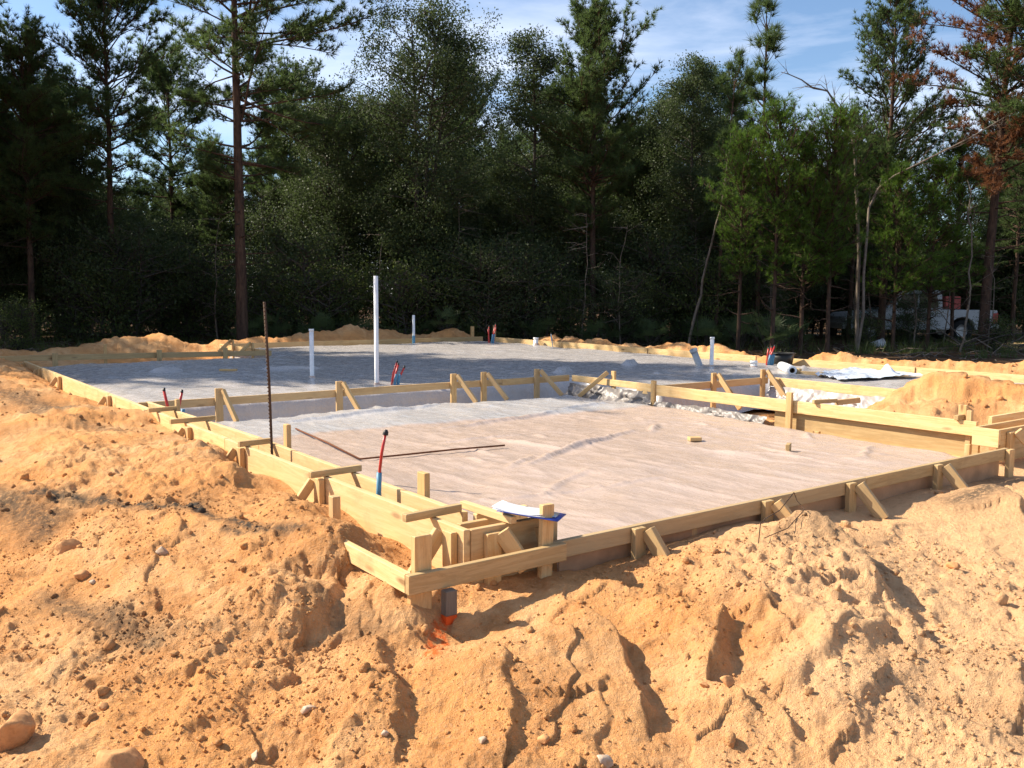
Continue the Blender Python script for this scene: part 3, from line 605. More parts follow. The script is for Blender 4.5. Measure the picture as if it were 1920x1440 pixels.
# right wall of the bay
GR = form('long bright timber form along the right side of the near pad', 6.4, 6.2)
fb(GR, (6.41, 6.225), (4.0, 6.225), 0.0, 0.09); fb(GR, (5.0, 6.183), (0.42, 6.183), 0.004, 0.14)
fb(GR, (2.78, 6.245), (0.42, 6.245), -0.142, 0.22, m=WOODD); beam('ledger', H(2.8, 6.20, -0.365), H(0.5, 6.20, -0.37), 0.06, 0.02, GR, WOOD)
fs(GR, 5.55, 6.25, 0.12, -0.45, 'u', 0.07); br(GR, H(5.62, 6.20, 0.10), H(5.95, 5.95, -0.26), 0.038, 0.06)
fs(GR, 4.68, 6.165, 0.06, -0.45, 'u', 0.075); fs(GR, 2.52, 6.143, 0.10, -0.36, 'u', 0.075)
fs(GR, 2.15, 6.143, -0.30, -0.42, 'u', 0.08); fs(GR, 0.62, 6.30, 0.14, -0.4, 'u', 0.08); fs(GR, 0.52, 6.23, 0.10, -0.4, 'u', 0.05)
beam('spreader', H(2.2, 6.13, 0.024), H(2.12, 6.45, 0.024), 0.04, 0.042, GR, WOODD); beam('spreader', H(0.60, 6.13, 0.028), H(0.62, 6.32, 0.028), 0.04, 0.045, GR, WOODD)
beam('spreader', H(2.13, 6.46, 0.0), H(2.02, 6.75, 0.02), 0.04, 0.06, GR, WOODB)
# right return box
RB = form('boxed timber corner at the right end of the front with a leaning brace', 0.1, 5.9)
fb(RB, (0.06, 5.86), (0.30, 5.86), 0.0, 0.165); fb(RB, (0.078, 5.88), (0.078, 8.4), -0.002, 0.30, m=WOODB); fb(RB, (0.30, 5.88), (0.30, 6.9), -0.004, 0.165, m=WOODB)
fs(RB, 0.036, 6.02, -0.03, -0.55, 'v'); br(RB, H(0.0, 6.06, -0.02), H(-0.24, 6.26, -0.36), 0.045, 0.085); fs(RB, 0.036, 6.62, -0.03, -0.55, 'v')
fs(RB, 0.33, 5.84, -0.166, -0.4, 'u', 0.05); fb(RB, (0.45, 6.5), (0.45, 8.2), 0.03, 0.10)
# cross form at the back of the bay
MF = form('timber cross form on stakes between the near bay and the house slab', 6.45, 0.1)
fb(MF, (6.47, 0.06), (6.47, 2.5), 0.0, 0.09, m=WOODB); fb(MF, (6.47, 2.504), (6.47, 4.95), 0.002, 0.09, m=WOODB); fb(MF, (6.47, 4.954), (6.47, 6.20), -0.002, 0.09, m=WOODB)
for v, zt, dv in ((0.93, 0.11, 0.03), (2.43, 0.11, 0.06), (4.12, 0.12, 0.10), (4.62, 0.12, 0.12), (5.56, 0.12, 0.16)):
    fs(MF, 6.43, v, zt, -0.42, 'v', 0.085); br(MF, H(6.385, v + 0.03, zt - 0.02), H(6.12, v + dv + 0.06, -0.25), 0.04, 0.06)
# stepped forms of the recess on the right
NV = form('short timber form with two braced stakes behind the right wall form', 4.6, 6.3)
fb(NV, (4.6, 6.25), (4.57, 8.42), 0.0, 0.095, m=WOODB)
for v in (7.22, 8.3):
    fs(NV, 4.555, v, 0.12, -0.45, 'v', 0.085); br(NV, H(4.51, v + 0.03, 0.10), H(4.12, v + 0.05, -0.34), 0.04, 0.075)
NU = form('pale timber form running into the big orange heap on the right', 4.5, 8.45)
fb(NU, (4.55, 8.47), (2.0, 8.40), 0.0, 0.13)
# far left corner, back and right forms
FL = form('long shaded timber board across the far left corner on short stakes', 14.0, -0.9)
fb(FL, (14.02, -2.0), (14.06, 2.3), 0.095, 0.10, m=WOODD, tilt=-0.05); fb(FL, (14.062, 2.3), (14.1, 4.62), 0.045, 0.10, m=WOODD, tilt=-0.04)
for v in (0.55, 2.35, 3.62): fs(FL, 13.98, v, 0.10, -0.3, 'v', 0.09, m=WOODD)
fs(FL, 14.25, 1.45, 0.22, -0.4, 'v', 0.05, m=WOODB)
SL = form('short pale timber form with two leaning braces at the far left step', 14.2, 4.6)
fb(SL, (14.16, 4.62), (17.15, 4.60), 0.0, 0.11)
for u in (15.0, 16.2):
    fs(SL, u, 4.565, 0.13, -0.4, 'u', 0.07); br(SL, H(u + 0.05, 4.54, 0.12), H(u - 0.1, 4.2, -0.12), 0.04, 0.07)
BK = form('long shaded timber form along the back of the slab below the far heaps', 17.0, 4.6)
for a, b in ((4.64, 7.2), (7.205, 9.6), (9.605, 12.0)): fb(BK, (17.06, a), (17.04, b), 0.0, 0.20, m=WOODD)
RK = form('long pale timber form along the far right edge of the slab', 17.0, 12.05)
for i, (a, b) in enumerate(((16.5, 13.6), (13.595, 10.6), (10.595, 7.6), (7.2, 4.3), (4.295, 1.4), (1.395, -1.5))): fb(RK, (a, 12.06), (b, 12.04), 0.002 * (i % 2), 0.20)

# single stakes and loose timber
def stake_thing(label, u, v, zt, zb, along='v', w=0.07, th=0.038, m=None, lean=(0, 0)):
    o = fs(None, u, v, zt, zb, along, w, th, m, 'wooden_stake', lean); return tag(o, label, 'stake')
stake_thing('square pale stake with sand on top beside the left form', 1.10, -0.19, 0.0, -0.5, 'u', 0.062, 0.05, WOODB)
stake_thing('short bare stake sticking up over the far back form, the left one', 17.7, 12.1, 0.26, -0.4, 'v', 0.10, 0.05, WOODB)
stake_thing('short bare stake standing over the far back form beside the red pipes', 18.0, 13.1, 0.27, -0.4, 'v', 0.09, 0.05, WOODB)
stake_thing('thin stake at the far left edge before the shaded woods', 18.5, 0.2, 0.5, -0.5, 'v', 0.09, 0.05, WOODD)
def block(label, u, v, z, rot, dims, m):
    d = Vector((math.cos(rot), math.sin(rot), 0)); c = H(u, v, z + dims[2] / 2)
    o = beam('wood_block', c - d * dims[0] / 2, c + d * dims[0] / 2, dims[1], dims[2], None, m); return tag(o, label, 'wood block')
block('small offcut of timber lying flat on the pad near the fold', 2.22, 4.22, -0.235, 0.15, (0.12, 0.089, 0.038), WOODB)
block('small offcut of timber on edge on the pad nearer the front form', 1.29, 4.45, -0.235, 1.15, (0.13, 0.038, 0.075), WOODD)
block('short flat stick lying on the shaded slab behind the tall rebar', 10.9, 2.6, -0.09, 0.0, (0.28, 0.09, 0.03), WOODB)
block('pale scrap of board beside the white roll on the slab', 5.0, 10.15, -0.085, -0.7, (0.36, 0.09, 0.05), WOOD)
block('second scrap of board leaning by the white roll, nearer the roll', 5.3, 10.12, -0.085, -1.1, (0.22, 0.06, 0.09), WOOD)

# ------------------------------------------------------------------ pipes
def lathe(name, prof, seg=20, m=None, parent=None, M=None):
    V = []; F = []
    for r_, z_ in prof:
        for i in range(seg):
            a = 2 * math.pi * i / seg; V.append((r_ * math.cos(a), r_ * math.sin(a), z_))
    for k in range(len(prof) - 1):
        for i in range(seg): F.append((k * seg + i, k * seg + (i + 1) % seg, (k + 1) * seg + (i + 1) % seg, (k + 1) * seg + i))
    return ob(name, mesh_np(name, V, F, m, True), parent, M)
def tube_mesh(pts, rad, seg=8):
    pts = [Vector(p) for p in pts]; V = []; F = []
    rad = rad if hasattr(rad, '__len__') else [rad] * len(pts)
    for i, p in enumerate(pts):
        t = (pts[min(i + 1, len(pts) - 1)] - pts[max(i - 1, 0)]).normalized()
        a = t.cross(Vector((0.31, 0.87, 0.17))).normalized(); b = t.cross(a)
        for k in range(seg):
            q = 2 * math.pi * k / seg; V.append(tuple(p + (a * math.cos(q) + b * math.sin(q)) * rad[i]))
    for i in range(len(pts) - 1):
        for k in range(seg): F.append((i * seg + k, i * seg + (k + 1) % seg, (i + 1) * seg + (k + 1) % seg, (i + 1) * seg + k))
    n = len(V); V.append(tuple(pts[-1])); 
    for k in range(seg): F.append(((len(pts) - 1) * seg + k, (len(pts) - 1) * seg + (k + 1) % seg, n, n))
    return V, [f for f in F]
def tube(name, pts, rad, m, parent=None, seg=8):
    V, F = tube_mesh(pts, rad, seg)
    me = bpy.data.meshes.new(name); me.from_pydata(V, [], [tuple(dict.fromkeys(f)) for f in F])
    me.polygons.foreach_set('use_smooth', [True] * len(me.polygons)); me.materials.append(m)
    return ob(name, me, parent)
def pipe(label, u, v, z0, h, r, m=PVC, tilt=None, collar=0, name='vent_pipe', cat='pipe', blue=False):
    c = H(u, v, z0)
    t = thing(name, label, cat, c)
    Mx = Matrix.Translation(c) @ (tilt.to_matrix().to_4x4() if tilt else Matrix.Identity(4))
    w = r * 0.12
    lathe('pipe_wall', [(r, -0.15), (r, h), (r - w, h), (r - w, h - 0.25 if h > 0.3 else 0.0)], 20, m, t, Mx)
    if collar: lathe('collar', [(r, h - collar), (r * 1.16, h - collar), (r * 1.16, h + 0.004), (r * 0.9, h + 0.004)], 20, m, t, Mx)
    if blue: lathe('blue_wrap', [(r * 1.02, -0.05), (r * 1.12, 0.0), (r * 1.12, 0.17), (r * 1.02, 0.18)], 16, BLUEP, t, Mx)
    else: lathe('tape_skirt', [(r * 1.8, -0.03), (r * 1.35, 0.012), (r * 1.04, 0.03)], 16, SHEET, t, Mx)
    return t
from mathutils import Euler
pipe('tallest white pipe standing on the slab behind the cross form', 7.56, 3.56, -0.09, 1.53, 0.032, collar=0.0)
pipe('shorter white pipe left of the tallest one, in tree shade', 9.03, 3.24, -0.09, 0.74, 0.034, collar=0.03)
pipe('thin white pipe with a blue foot near the far back form', 16.79, 9.61, -0.09, 0.72, 0.036, blue=True)
pipe('low white capped pipe stub by the far right form', 14.42, 11.85, -0.09, 0.17, 0.06, collar=0.04)
pipe('leaning wide grey pipe stub near the straight white pipe', 7.36, 10.12, -0.12, 0.36, 0.062, PVCG, Euler((R(8), R(-24), 0)), 0.05)
pipe('straight white pipe beside the leaning grey stub', 7.1, 10.13, -0.09, 0.53, 0.036, collar=0.03)
pipe('short wide white pipe collar near the red and blue pipes on the right', 6.53, 10.6, -0.09, 0.12, 0.058, collar=0.05)
def cluster(label, u, v, z, reds, blues, h, sp, seed):
    rg = random.Random(seed); t = thing('water_pipes', label, 'pipes', H(u, v, z))
    for i in range(reds):
        b = H(u + rg.uniform(-sp, sp) * 0.6, v + (i - reds / 2) * sp, z); hh = h * rg.uniform(0.72, 1.0)
        l = Vector((rg.uniform(-0.05, 0.12), rg.uniform(-.04, .04), 0))
        tube('red_pipe', [b, b + l * 0.3 + Vector((0, 0, hh * 0.5)), b + l + Vector((0, 0, hh))], 0.0145, REDP, t)
        q = b + l + Vector((0, 0, hh)); tube('pipe_cap', [q, q + Vector((0.004, 0, 0.03))], [0.018, 0.012], DARKP, t, 6)
    for i in range(blues):
        b = H(u - 0.03, v + (i - blues / 2) * sp * 1.1 + 0.02, z - 0.02); tube('blue_sleeve', [b, b + Vector((0.012, 0, h * 0.28)), b + Vector((0.03, 0, h * 0.52))], [0.024, 0.022, 0.020], BLUEP, t)
    return t
cluster('low pair of red pipes with a blue sleeve by the tallest white pipe', 7.45, 3.80, -0.10, 3, 2, 0.34, 0.05, 1)
cluster('two short red pipes with teal sleeves at the left form corner', 5.86, 0.30, -0.20, 2, 2, 0.38, 0.07, 2)
cluster('bundle of red pipes fanning up at the far back corner', 15.6, 11.3, -0.10, 5, 2, 0.50, 0.05, 3)
cluster('upright bundle of red and blue pipes in front of the black tub', 6.8, 11.4, -0.10, 4, 3, 0.42, 0.05, 4)
t = thing('water_pipe', 'single curved red pipe in a blue sleeve in the left stem wall', 'pipe', H(1.13, 0.12, -0.1))
b0 = H(1.13, 0.12, -0.10)
tube('blue_sleeve', [b0, b0 + Vector((0.002, 0, 0.08)), b0 + Vector((0.006, 0, 0.20))], [0.021, 0.016, 0.0165], BLUEP, t, 10)
tube('red_pipe', [b0 + Vector((0.006, 0, 0.12)), b0 + Vector((0.010, 0, 0.22)), b0 + Vector((0.022, 0.0, 0.32)), b0 + Vector((0.045, 0.0, 0.44))], 0.0095, REDP, t, 10)
tube('pipe_cap', [b0 + Vector((0.045, 0, 0.435)), b0 + Vector((0.049, 0, 0.452)), b0 + Vector((0.053, 0, 0.466))], [0.018, 0.017, 0.008], DARKP, t, 10)
t = thing('marker_rod', 'thin grey marker rod by the low white stub at the far right form', 'rod', H(13.67, 11.8, -0.1)); b0 = H(13.67, 11.8, -0.12)
tube('rod', [b0, b0 + Vector((-0.05, 0, 0.33))], 0.012, PVCG, t); tube('blue_tape', [b0 + Vector((-0.024, 0, 0.16)), b0 + Vector((-0.04, 0, 0.26))], 0.02, BLUEP, t)
# rebar
def rebar(name, label, pts, r, m, ribs=0):
    t = thing(name, label, 'rebar', pts[0]); tube('bar', pts, r, m, t, 8)
    if ribs:
        P = [Vector(p) for p in pts]; me = None
        for i in range(ribs):
            c = P[0].lerp(P[-1], (i + 0.5) / ribs)
            if me is None:
                o = lathe('rib', [(r, -0.004), (r * 1.22, 0), (r, 0.004)], 8, m, t, Matrix.Translation(c)); me = o.data
            else: ob('rib', me, t, Matrix.Translation(c))
b0 = H(2.83, 0.12, -0.2)
rebar('rebar_rod', 'tall upright rusty rebar rod standing in the left stem wall', [b0, b0 + Vector((-0.012, 0, 0.7)), b0 + Vector((-0.036, 0, 1.33))], 0.0100, RUSTB, 46)
rebar('bent_rebar', 'bent rusty rebar lying on the pad in two long legs', [H(5.0, 1.24, -0.205), H(4.0, 1.12, -0.2), H(3.08, 0.99, -0.205), H(3.05, 1.3, -0.205), H(2.99, 1.9, -0.2), H(2.93, 2.41, -0.205)], 0.0085, RUST)
# wire loop on the near heap
wz = [(-0.40, 1.75), (-0.38, 1.95), (-0.35, 2.12), (-0.42, 2.16), (-0.55, 2.08), (-0.55, 1.9)]
pts = [(*H(u, v).xy, gz(*H(u, v).xy) + h) for (u, v), h in zip([(-0.70, 1.46), (-0.705, 1.465), (-0.67, 1.55), (-0.64, 1.72), (-0.63, 1.86), (-0.64, 1.88), (-0.72, 1.84), (-0.74, 1.66), (-0.72, 1.48)], (0.0, 0.10, 0.12, 0.11, 0.13, 0.06, 0.04, 0.035, 0.02))]
tag(tube('wire_loop', pts, 0.0028, RUSTB, None, 6), 'thin bent loop of dark wire standing on the near sand heap', 'wire')
# survey stake with orange paint
su, sv = -0.24, -0.245; gs = gz(*H(su, sv).xy)
t = thing('survey_stake', 'grey weathered survey stake with orange painted base before the corner', 'stake', H(su, sv, gs))
fs(t, su, sv, -0.195, -0.315, 'v', 0.062, 0.048, WOODG, 'grey_top'); fs(t, su, sv, -0.3155, -0.6, 'v', 0.062, 0.048, ORANGE, 'painted_base')
# clipboard with papers
def clipboard():
    c = H(-0.02, 0.385, 0.045); t = thing('clipboard', 'blue clipboard with white papers lying on the near corner form', 'clipboard', c)
    xx = (VX * 0.62 + UX * -0.78).normalized(); xx.z = -0.10; xx.normalize()
    nrm = (Vector((0, 0, 1)) + VX * 0.10).normalized(); yy = nrm.cross(xx).normalized(); nrm = xx.cross(yy)
    def slab(name, cx, cy, w, h, z, th, m, sag=0.0):
        n = 8; V = []; F = []
        for k in (0, 1):
            for i in range(n + 1):
                for j in (0, 1):
                    a = (i / n - 0.5); s_ = sag * (a * a)
                    V.append(tuple(c + xx * (cx + a * w) + yy * (cy + (j - 0.5) * h) + nrm * (z + th * k + s_)))
        o = 2 * (n + 1)
        for i in range(n):
            a = 2 * i; F += [(a, a + 1, a + 3, a + 2), (o + a, o + a + 2, o + a + 3, o + a + 1), (a, a + 2, o + a + 2, o + a), (a + 1, o + a + 1, o + a + 3, a + 3)]
        F += [(0, o, o + 1, 1), (2 * n, 2 * n + 1, o + 2 * n + 1, o + 2 * n)]
        return ob(name, mesh_np(name, V, F, m), t)
    slab('backing_board', 0.03, 0.0, 0.33, 0.235, 0, 0.004, BLUE); slab('paper', -0.018, 0.0, 0.28, 0.225, 0.0045, 0.0015, PAPER, 0.02); slab('paper', -0.028, 0.004, 0.275, 0.22, 0.0065, 0.0015, PAPER, 0.05)
    slab('clip', 0.155, 0.0, 0.03, 0.11, 0.006, 0.008, STEEL)
clipboard()
# roll of sheeting, black tub
def roll():
    a, b = H(5.22, 9.92, -0.02), H(5.95, 10.62, -0.02); t = thing('sheeting_roll', 'white roll of plastic sheeting with a dark open end on the slab', 'roll', a)
    z = (a - b).normalized(); x = z.cross(Vector((0, 0, 1))).normalized(); y = z.cross(x)
    M = Matrix(((x.x, y.x, z.x, b.x), (x.y, y.y, z.y, b.y), (x.z, y.z, z.z, b.z), (0, 0, 0, 1))); L = (a - b).length
    lathe('rolled_plastic', [(0.02, 0), (0.072, 0.0), (0.078, L * 0.4), (0.075, L), (0.043, L)], 20, PVC, t, M)
    lathe('cardboard_core', [(0.042, L), (0.036, L + 0.006), (0.036, L - 0.3), (0.0, L - 0.3)], 16, RUSTB, t, M)
roll()
def tub():
    c = H(6.78, 11.72, -0.10); t = thing('black_tub', 'black plastic tub standing against the far right form', 'tub', c)
    V = []; F = []
    for z, s in ((0, 0.85), (0.21, 1.0), (0.21, 0.93), (0.03, 0.80)):
        for a, b in ((-1, -1), (1, -1), (1, 1), (-1, 1)): V.append((a * 0.20 * s, b * 0.16 * s, z))
    for k in range(3):
        for i in range(4): F.append((k * 4 + i, k * 4 + (i + 1) % 4, (k + 1) * 4 + (i + 1) % 4, (k + 1) * 4 + i))
    F += [(12, 13, 14, 15), (3, 2, 1, 0)]
    M = Matrix.Translation(c) @ Matrix.Rotation(-0.7, 4, 'Z'); ob('tub_wall', mesh_np('tub_wall', V, F, DARKP), t, M)
    V = []; F = []
    for z, s in ((0.205, 1.0), (0.205, 1.1), (0.222, 1.1), (0.222, 1.0)):
        for a, b in ((-1, -1), (1, -1), (1, 1), (-1, 1)): V.append((a * 0.20 * s, b * 0.16 * s, z))
    for k in range(4):
        for i in range(4): F.append((k * 4 + i, k * 4 + (i + 1) % 4, ((k + 1) % 4) * 4 + (i + 1) % 4, ((k + 1) % 4) * 4 + i))
    ob('rim', mesh_np('rim', V, F, DARKP), t, M)
tub()

# ------------------------------------------------------------------ stones and clods
def ico(sub):
    bm = bmesh.new(); bmesh.ops.create_icosphere(bm, subdivisions=sub, radius=1.0)
    V = np.array([v.co[:] for v in bm.verts]); F = np.array([[v.index for v in f.verts] for f in bm.faces]); bm.free(); return V, F
def rock_mesh(seed, dims, sub=4, m=STONEO, flat=0.5, lump=0.22):
    V, F = ico(sub); rg = np.random.RandomState(seed)
    for _ in range(15):
        n = rg.randn(3); n /= np.linalg.norm(n); h = rg.uniform(0.42, 0.80)
        d = V @ n; V = V - np.outer(np.clip(d - h, 0, None) * 0.95, n)
    k = rg.uniform(2, 4, (4, 3)); ph = rg.uniform(0, 6, 4)
    V = V * (1 + lump * 0.35 * sum(np.sin(V @ k[i] + ph[i]) for i in range(4)) / 4)[:, None]
    V = V * (1 + 0.07 * (fbm(V[:, 0] * 4 + seed, V[:, 1] * 4 + V[:, 2] * 3, seed, 3)))[:, None]
    return mesh_np('stone', V * np.array(dims), F, m, True)
ROCKS = [  # x, y, half sizes, turn, material, label
 (-1.88, 3.23, (0.112, 0.095, 0.100), 0.3, STONEO, 'largest orange clay boulder at the lower left edge'),
 (-1.375, 3.03, (0.105, 0.09, 0.080), -0.2, STONEO, 'second orange boulder in the lower left corner beside the pale patch'),
 (-2.55, 5.05, (0.105, 0.048, 0.055), 0.5, STONEO, 'long smooth orange lump lying on the left bank below the dark streak'),
 (-1.93, 4.82, (0.050, 0.04, 0.035), 0.2, STONEW, 'white stone on the left bank beside an orange lump'),
 (-2.22, 4.62, (0.026, 0.022, 0.018), 0.2, STONEW, 'small white pebble near the left edge of the bank'),
 (-0.78, 3.32, (0.034, 0.028, 0.026), 0.9, STONEW, 'pale stone in the hollow left of the orange paint'),
 (0.33, 2.985, (0.038, 0.032, 0.032), 0.4, STONEW, 'round white stone at the bottom of the middle slope'),
 (-0.45, 3.10, (0.022, 0.018, 0.018), 1.4, STONEW, 'white chip of stone at bottom centre below the paint'),
 (-0.92, 3.08, (0.030, 0.02, 0.025), 2.0, STONEW, 'greyish white chip of stone in the bottom left sand'),
 (-0.10, 3.02, (0.022, 0.02, 0.014), 1.0, STONEW, 'little white stone left of the round white one'),
 (0.12, 3.08, (0.034, 0.03, 0.028), 1.0, STONEO, 'orange pebble beside the round white stone'),
 (1.95, 4.62, (0.022, 0.02, 0.018), 1.0, STONEO, 'brown pebble on the flat sand right of the near heap'),
 (2.55, 5.02, (0.06, 0.04, 0.03), 0.3, STONEO, 'flat reddish clay lump on the right hand sand'),
 (0.86, 3.42, (0.033, 0.03, 0.028), 0.3, STONEO, 'rounded clay ball in the lower right clods, larger one'),
 (0.78, 3.47, (0.024, 0.022, 0.02), 0.3, STONEO, 'rounded clay ball in the lower right clods, smaller one'),
 (-1.62, 3.42, (0.030, 0.026, 0.024), 0.3, STONEO, 'orange pebble between the two lower left boulders'),
 (-2.32, 4.70, (0.05, 0.042, 0.04), 0.7, STONEO, 'rounded clay lump by the white pebble near the left edge'),
]
for k, (x, y, dm, rot, m, lab) in enumerate(ROCKS):
    z = gz(x, y)
    tag(ob('stone', rock_mesh(100 + k, dm, 4 if max(dm) > 0.08 else 3, m), None, Matrix.Translation((x, y, z + dm[2] * 0.28)) @ Matrix.Rotation(rot, 4, 'Z')), lab, 'stone')
def clods():
    rg = np.random.RandomState(8); Vs, Fs, As = [], [], []; off = 0
    for sub, n, r0, r1, y1 in ((2, 220, 0.009, 0.022, 6.0), (1, 17000, 0.0022, 0.009, 6.2), (1, 1500, 0.012, 0.034, 20)):
        V0, F0 = ico(sub)
        nn = n * 3; r = np.sqrt(rg.uniform(2.7 ** 2, y1 ** 2, nn)); a = np.radians(rg.uniform(-38, 38, nn)); x, y = r * np.sin(a), r * np.cos(a)
        z, lit, hp, rough, u, v = gzs(x, y); sd = poly_sd(u, v, FOOT)
        ok = (sd > 0.06) & (rg.rand(nn) < np.clip(rough - 0.15, 0.05, 1)) & (lit < 0.3) & ((vnoise(x * 3.5, y * 3.5, 88) > 0.42) | (rg.rand(nn) < 0.25))
        idx = np.nonzero(ok)[0][:n]; k = len(idx)
        sc = r0 + (r1 - r0) * rg.rand(k) ** 3
        dims = sc[:, None] * rg.uniform(0.7, 1.25, (k, 3))
        jit = 1 + 0.36 * rg.uniform(-1, 1, (k, len(V0), 1))
        th = rg.uniform(0, 6.28, k); c, s = np.cos(th), np.sin(th)
        P = V0[None] * jit * dims[:, None, :]
        P = np.stack([P[..., 0] * c[:, None] - P[..., 1] * s[:, None], P[..., 0] * s[:, None] + P[..., 1] * c[:, None], P[..., 2]], -1)
        P += np.stack([x[idx], y[idx], z[idx] + sc * 0.3], 1)[:, None, :]
        sa = soil(x[idx], y[idx], lit[idx], hp[idx], u[idx], v[idx]); As.append([np.repeat(q, len(V0)) for q in sa])
        Vs.append(P.reshape(-1, 3)); Fs.append((F0[None] + (np.arange(k) * len(V0))[:, None, None]).reshape(-1, 3) + off); off += k * len(V0)
    V = np.vstack(Vs); me = mesh_np('sand_clods', V, np.vstack(Fs), SAND, True)
    for j, n_ in enumerate(('dark', 'pale', 'paint', 'damp')): attr(me, n_, np.concatenate([q[j] for q in As]))
    attr(me, 'litter', np.zeros(len(V)))
    tag(ob('sand_clods', me), 'loose crumbs and clods of orange sand scattered over the heaps', kind='stuff')
clods()

# ------------------------------------------------------------------ vegetation
class Tree:
    def __init__(s, seed): s.rg = np.random.RandomState(seed); s.V = []; s.F = []; s.n = 0; s.tp = []; s.td = []
    def limb(s, pts, rads, seg=5):
        pts = np.asarray(pts, float); k = len(pts); t = np.gradient(pts, axis=0); t /= np.linalg.norm(t, axis=1)[:, None] + 1e-9
        ref = np.array([0.3, 0.2, 0.93]) if abs(t[0][2]) < 0.8 else np.array([0.93, 0.2, 0.1])
        a = np.cross(t, ref); a /= np.linalg.norm(a, axis=1)[:, None] + 1e-9; b = np.cross(t, a)
        q = np.arange(seg) * 2 * np.pi / seg
        V = pts[:, None] + (a[:, None] * np.cos(q)[None, :, None] + b[:, None] * np.sin(q)[None, :, None]) * np.asarray(rads)[:, None, None]
        i = np.arange(k - 1)[:, None] * seg; j = np.arange(seg)[None]; j2 = (j + 1) % seg
        F = np.stack([i + j, i + j2, i + seg + j2, i + seg + j], -1).reshape(-1, 4) + s.n
        s.V.append(V.reshape(-1, 3)); s.F.append(F); s.n += k * seg
    def wood(s, m, name='trunk'): return mesh_np(name, np.vstack(s.V), np.vstack(s.F), m, True)
def unit(v): return v / (np.linalg.norm(v, axis=-1, keepdims=True) + 1e-9)
def needles(P, D, K, ln, w, rg, spread=0.75):
    P = np.repeat(P, K, 0); D = np.repeat(D, K, 0); n = len(P)
    d = unit(D * 0.75 + rg.randn(n, 3) * spread * 0.6); s = unit(np.cross(d, rg.randn(n, 3)))
    L = ln * rg.uniform(0.6, 1.15, (n, 1)); base = P - d * L * 0.08
    V = np.stack([base - s * w / 2, base + s * w / 2, P + d * L], 1).reshape(-1, 3)
    return V, np.arange(3 * n).reshape(-1, 3)
def leaves(P, size, rg):
    n = len(P); d = unit(rg.randn(n, 3) + np.array([0, 0, -0.25])); s = unit(np.cross(d, rg.randn(n, 3)))
    L = size * rg.uniform(0.6, 1.25, (n, 1)); W = L * 0.33
    V = np.stack([P, P + d * L * 0.5 + s * W, P + d * L, P + d * L * 0.5 - s * W], 1).reshape(-1, 3)
    return V, np.arange(4 * n).reshape(-1, 4)
